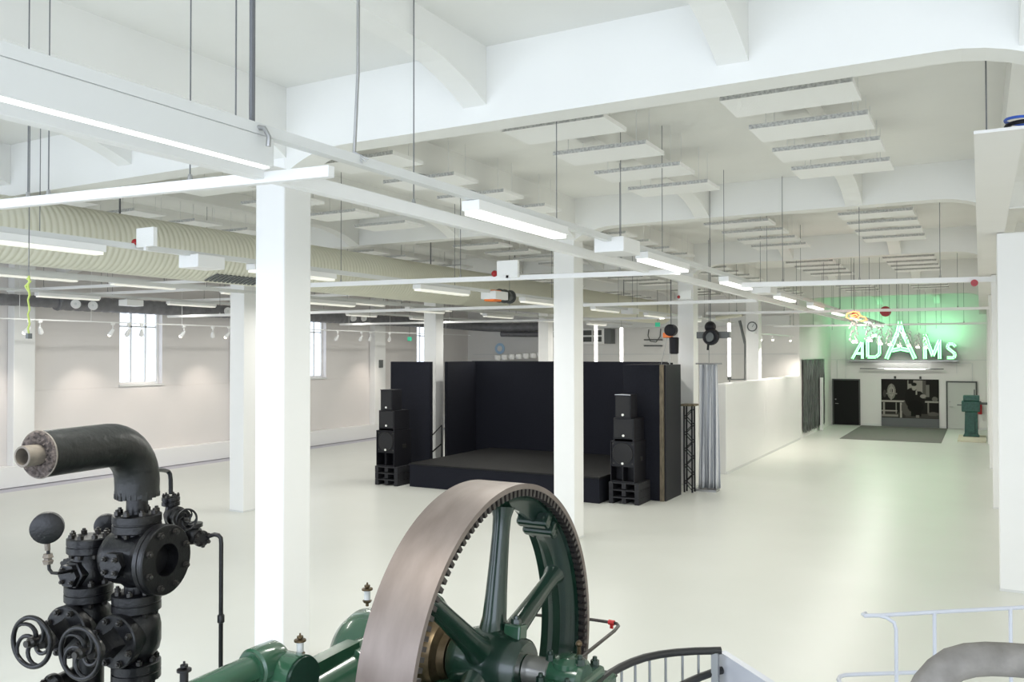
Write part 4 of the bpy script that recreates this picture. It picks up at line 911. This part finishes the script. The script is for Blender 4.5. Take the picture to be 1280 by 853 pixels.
# cross body with open flange
MB().lathe(L(O,-.18,0,2.37), EX, [(0,.02),(.004,.06),(.02,.10),(.05,.128),(.09,.138),(.25,.14),(.29,.15),(.305,.168)], 40).build('cross_body', 'iron', sm)
ring_flange(L(O,.125,0,2.37), EX, .176, .065, 8, 'open_flange', .082, .80)
MB().lathe(L(O,0,-.10,2.365), -EYv, [(0,.075),(.045,.062),(.05,.068),(.075,.068)], 6).build('side_boss', 'iron', sm)
for i in range(4): a = pi/4+i*pi/2; MB().hexbolt(L(O,.045*cos(a),-.175,2.365+.045*sin(a)), -EYv, .014, .014).build('boss_bolt', 'ironbolt', sm)
MB().lathe(L(O,0,0,2.19), EZ, [(0,.06),(.04,.06),(.08,.10)], 28).build('body_neck', 'iron', sm)
flange_pair(O, 2.10, 2.195, .118, ph=.4)
def globe(o, zc, r, bl):
    MB().lathe(L(o,0,0,zc-.14), EZ, [(0,.075),(.03,.085),(.06,r*.93),(.1,r),(.18,r),(.22,r*.93),(.25,.085),(.28,.07)], 36).build('globe_valve', 'iron', sm)
    MB().lathe(L(o,0,-.04,zc), -EYv, [(0,r*.9),(.06,.112)], 32).build('bonnet_base', 'iron', sm)
    ring_flange(L(o,0,-.10,zc), -EYv, .132, .052, 8, 'bonnet_flange', 0, .82)
    MB().lathe(L(o,0,-.15,zc), -EYv, [(0,.08),(.02,.066),(.07,.058),(.075,.068),(.10,.068)], 4).build('bonnet_neck', 'iron', sm)
    MB().lathe(L(o,0,-.25,zc), -EYv, [(0,.05),(.02,.04),(.045,.035)], 12).build('gland', 'ironbolt', sm)
    handwheel(L(o,0,-bl,zc+.015), -EYv, .118, L(o,0,-.15,zc))
globe(O, 1.985, .118, .353)
flange_pair(O, 1.755, 1.85, .118, ph=.1)
MB().cyl(L(O,0,0,0.04), L(O,0,0,1.76), .085, n=28).lathe(L(O,0,0,0), EZ, [(0,.15),(.04,.15)], 28).build('riser_pipe', 'iron', sm)
# second riser
flange_pair(O2, 2.372, 2.455, .108, 8, .3)
MB().lathe(L(O2,0,0,2.20), EZ, [(0,.075),(.03,.09),(.06,.095),(.13,.095),(.15,.08),(.18,.075)], 30).build('check_valve', 'iron', sm)
for ax_, nm in ((-EYv, 'f'), (-EX, 's')):
    MB().lathe(L(O2,0,0,2.28)+ax_*.07, ax_, [(0,.07),(.04,.07),(.045,.062),(.07,.06)], 6).build('side_boss', 'iron', sm)
    for i in range(4):
        a = pi/4+i*pi/2; e1 = EZ.cross(ax_); MB().hexbolt(L(O2,0,0,2.28)+ax_*.14+(e1*cos(a)+EZ*sin(a))*.042, ax_, .012, .012).build('boss_bolt', 'ironbolt', sm)
flange_pair(O2, 2.125, 2.215, .118, 8, .1)
globe(O2, 2.00, .114, .343)
MB().cyl(L(O2,0,0,0.04), L(O2,0,0,1.88), .075, n=28).lathe(L(O2,0,0,0), EZ, [(0,.14),(.04,.14)], 28).build('riser_pipe', 'iron', sm)
# gauge on its bent pipe
gd = 4.17; G = lambda u, v, d_=gd: onD(u, v, d_)
MB().tube([G(100, 712, 4.3), G(72, 717), G(65, 716.5), G(61.5, 712), G(60.5, 702), G(60, 678)], .0085, 8).build('gauge_pipe', 'iron', sm)
c = G(60, 699); MB().lathe(c-EZ*.025, EZ, [(0,.022),(.016,.028),(.02,.02),(.03,.02),(.034,.028),(.05,.022)], 6).build('gauge_union', 'oldpipe', sm)
c = G(59, 660); gx = V((.78,-.62,.0)).normalized()
MB().lathe(c-gx*.025, gx, [(0,.068),(.004,.076),(.046,.076),(.05,.070)], 36).build('gauge_case', 'iron', sm)
MB().cyl(G(59.5, 688), c-EZ*.07, .013, n=10).build('gauge_stem', 'oldpipe', sm)
c = G(133, 657, 4.75); MB().lathe(c-gx*.02, gx, [(0,.058),(.004,.064),(.04,.064),(.044,.058)], 30).build('gauge_case', 'iron', sm); MB().cyl(c-EZ*.06, c-EZ*.22, .01, n=8).build('gauge_stem', 'iron', sm)
# third, small handwheel low down
c0 = G(70, 856, 4.25); ring_flange(c0, -EYv, .06, .03, 6, 'small_flange'); handwheel(c0-EYv*.14, -EYv, .052, c0); MB().lathe(c0+EYv*.12, -EYv, [(0,.05),(.12,.045)], 20).build('small_valve', 'iron', sm)
# small drain valve at the back with its thin pipe
sd = 4.53; S = lambda u, v: onD(u, v, sd)
MB().tube([onD(193, 587, 4.3), onD(205, 588, 4.42), S(210, 589.5), S(212.5, 593), S(213.3, 600), S(213.5, 618)], .0115, 10).build('thin_pipe', 'iron', sm)
c = S(213.5, 628)
MB().lathe(c-EZ*.02, EZ, [(0,.040),(.004,.047),(.022,.047),(.024,.044),(.028,.044),(.03,.047),(.046,.047),(.05,.04)], 24).build('small_flange', 'iron', sm)
for i in range(6): a = i*pi/3; MB().hexbolt(c+V((.037*cos(a), .037*sin(a), .03)), EZ, .008, .012).build('flange_bolt', 'ironbolt', sm)
c = S(214, 644); MB().lathe(c-EZ*.045, EZ, [(0,.03),(.03,.038),(.05,.04),(.07,.032),(.1,.028)], 18).build('small_valve', 'iron', sm)
d_ = (EX*.9-EYv*.44).normalized(); MB().lathe(c, d_, [(0,.042),(.05,.046),(.055,.055),(.075,.055),(.078,.045),(.115,.04),(.12,.048),(.14,.048)], 18).build('small_bonnet', 'iron', sm)
handwheel(c+d_*.19, d_, .054, c+d_*.1)
c2 = S(240, 668); MB().lathe(c2-EZ*.05, EZ, [(0,.03),(.03,.05),(.07,.05),(.085,.04),(.09,.055),(.11,.055)], 18).build('small_valve', 'iron', sm)
MB().tube([c, S(228, 655), c2], .034, 14).build('valve_link', 'iron', sm)
ring_flange(S(250, 673), d_, .044, .025, 6, 'small_flange')
e0 = S(260, 671); pts = [e0, S(268, 668.5), S(273, 669.5), S(276, 673), S(276.5, 680)]; a = S(275, 774); f_ = V((pts[-1].x, pts[-1].y, 0))
MB().tube(pts+[V((f_.x, f_.y, 1.2)), V((f_.x, f_.y, .0))], .0115, 10).build('thin_pipe', 'iron', sm)
zc = a.z; MB().lathe((f_.x, f_.y, zc-.02), EZ, [(0,.014),(.005,.019),(.04,.019),(.045,.015)], 12).build('pipe_coupler', 'iron', sm)

# ================================================================== RAILINGS AND LAGGED PIPE
def railing(nm, lab, top, zt, n, zb, mat_top, mat_bal, rt, rb, sel):
    r = thing(nm, lab, 'railing', (top[0].x, top[0].y, 0))
    MB().tube(top, rt, 12).build('handrail', mat_top, r)
    return r
hz = 1.5
top = [onZ(u, v, hz) for u, v in ((690, 905), (722, 876), (750, 852.5), (762, 843), (775, 835), (790, 828), (806, 822.5), (825, 818.5), (845, 816), (870, 814.3), (886, 814), (901, 813.6))]
r = railing('stair_railing', 'curved black handrail with grey balusters beside the flywheel', top, 0, 0, 0, 'handrail', 'baluster', .024, .008, 0)
for u in (757, 777, 794, 812, 832, 853, 873):
    v = [q for q in ((757,847),(777,834),(794,826.5),(812,821),(832,817.5),(853,815.5),(873,814.2)) if q[0] == u][0][1]
    a = onZ(u, v, hz); MB().cyl(a, (a.x, a.y, .62), .0085, n=8).build('baluster', 'baluster', r)
a = onZ(894, 814, hz); MB().box(a.x-.022, a.x+.022, a.y-.02, a.y+.02, 0, hz-.01).build('end_post', 'baluster', r, False)
lo = [V((p_.x, p_.y, .62)) for p_ in top]; MB().tube(lo, .02, 8).build('bottom_rail', 'baluster', r)
a = top[0]; MB().cyl((a.x, a.y, 0), (a.x, a.y, hz), .02, n=10).build('end_post', 'baluster', r)
top2 = [onZ(u, v, 1.35) for u, v in ((800, 886), (830, 868), (862, 852.5), (876, 846.5), (890, 841.5), (902, 838.3), (911, 836.6))]
r = railing('inner_railing', 'short black handrail end below the curved handrail, by a white panel', top2, 0, 0, 0, 'handrail', 'baluster', .024, .008, 0)
a = top2[-1]; MB().tube([a, a+V((.03,.0,-.03)), a+V((.035,0,-.1)), V((a.x+.035, a.y, 0))], .010, 8).build('end_post', 'baluster', r)
a = top2[0]; MB().cyl((a.x, a.y, 0), (a.x, a.y, 1.35), .012, n=8).build('end_post', 'baluster', r)
q1 = onZ(903, 814, 1.46); q2 = onZ(990, 870, 1.46)
tag(MB().bar((q1.x, q1.y, .73), (q2.x, q2.y, .73), .05, 1.46).build('balustrade_panel', 'rail', smooth=False), 'plain white balustrade panel next to the black handrails', 'panel')
wz = 1.7
r = thing('white_railing', 'white tubular railing with two rails before the pale column', 'railing', onZ(1170, 766, 0))
t1 = [onZ(u, v, wz) for u, v in ((1082, 767), (1079, 768.5), (1081, 770), (1100, 769.6), (1168, 765.5), (1263, 760.5), (1330, 756.5))]
MB().tube(t1, .0135, 10).build('top_rail', 'rail', r)
a = [onZ(u, v, wz) for u, v in ((1098, 769.6), (1108, 770))]; pb = onZ(1120, 772, wz)
MB().tube([a[0], a[1]+V((0,0,-.012)), V((pb.x-.012, pb.y, wz-.035)), V((pb.x, pb.y, wz-.08)), V((pb.x, pb.y, 0))], .0125, 10).build('curved_post', 'rail', r)
for u, v in ((1168, 765.8), (1263, 760.8)): q = onZ(u, v, wz); MB().cyl((q.x, q.y, 0), q, .0125, n=10).build('post', 'rail', r)
wz2 = 1.28
t2 = [onZ(u, v, wz2) for u, v in ((1052, 858), (1048, 850), (1050, 846.2), (1056, 844.3), (1080, 843), (1150, 840.8), (1240, 838), (1330, 835))]
MB().tube(t2, .0135, 10).build('lower_rail', 'rail', r)
dp = 2.9; D_ = lambda u, v: onD(u, v, dp)
r = thing('lagged_pipe', 'thick grey plaster-lagged pipe bend in front of the white railing', 'pipe', D_(1200, 840))
c = [(1120, 960), (1140, 905), (1152, 878), (1162, 858), (1176, 842), (1192, 831), (1212, 825.5), (1235, 824), (1260, 825), (1300, 828), (1360, 834)]
MB().tube([D_(*q) for q in c], [.056]*len(c), 32).build('pipe_lagging', 'concretepipe', r)
a = D_(1120, 960); MB().cyl(a, (a.x, a.y, 0), .056, n=24).build('pipe_leg', 'concretepipe', r)
a = D_(1360, 834); MB().cyl(a, (a.x, a.y, 0), .056, n=24).build('pipe_leg', 'concretepipe', r)
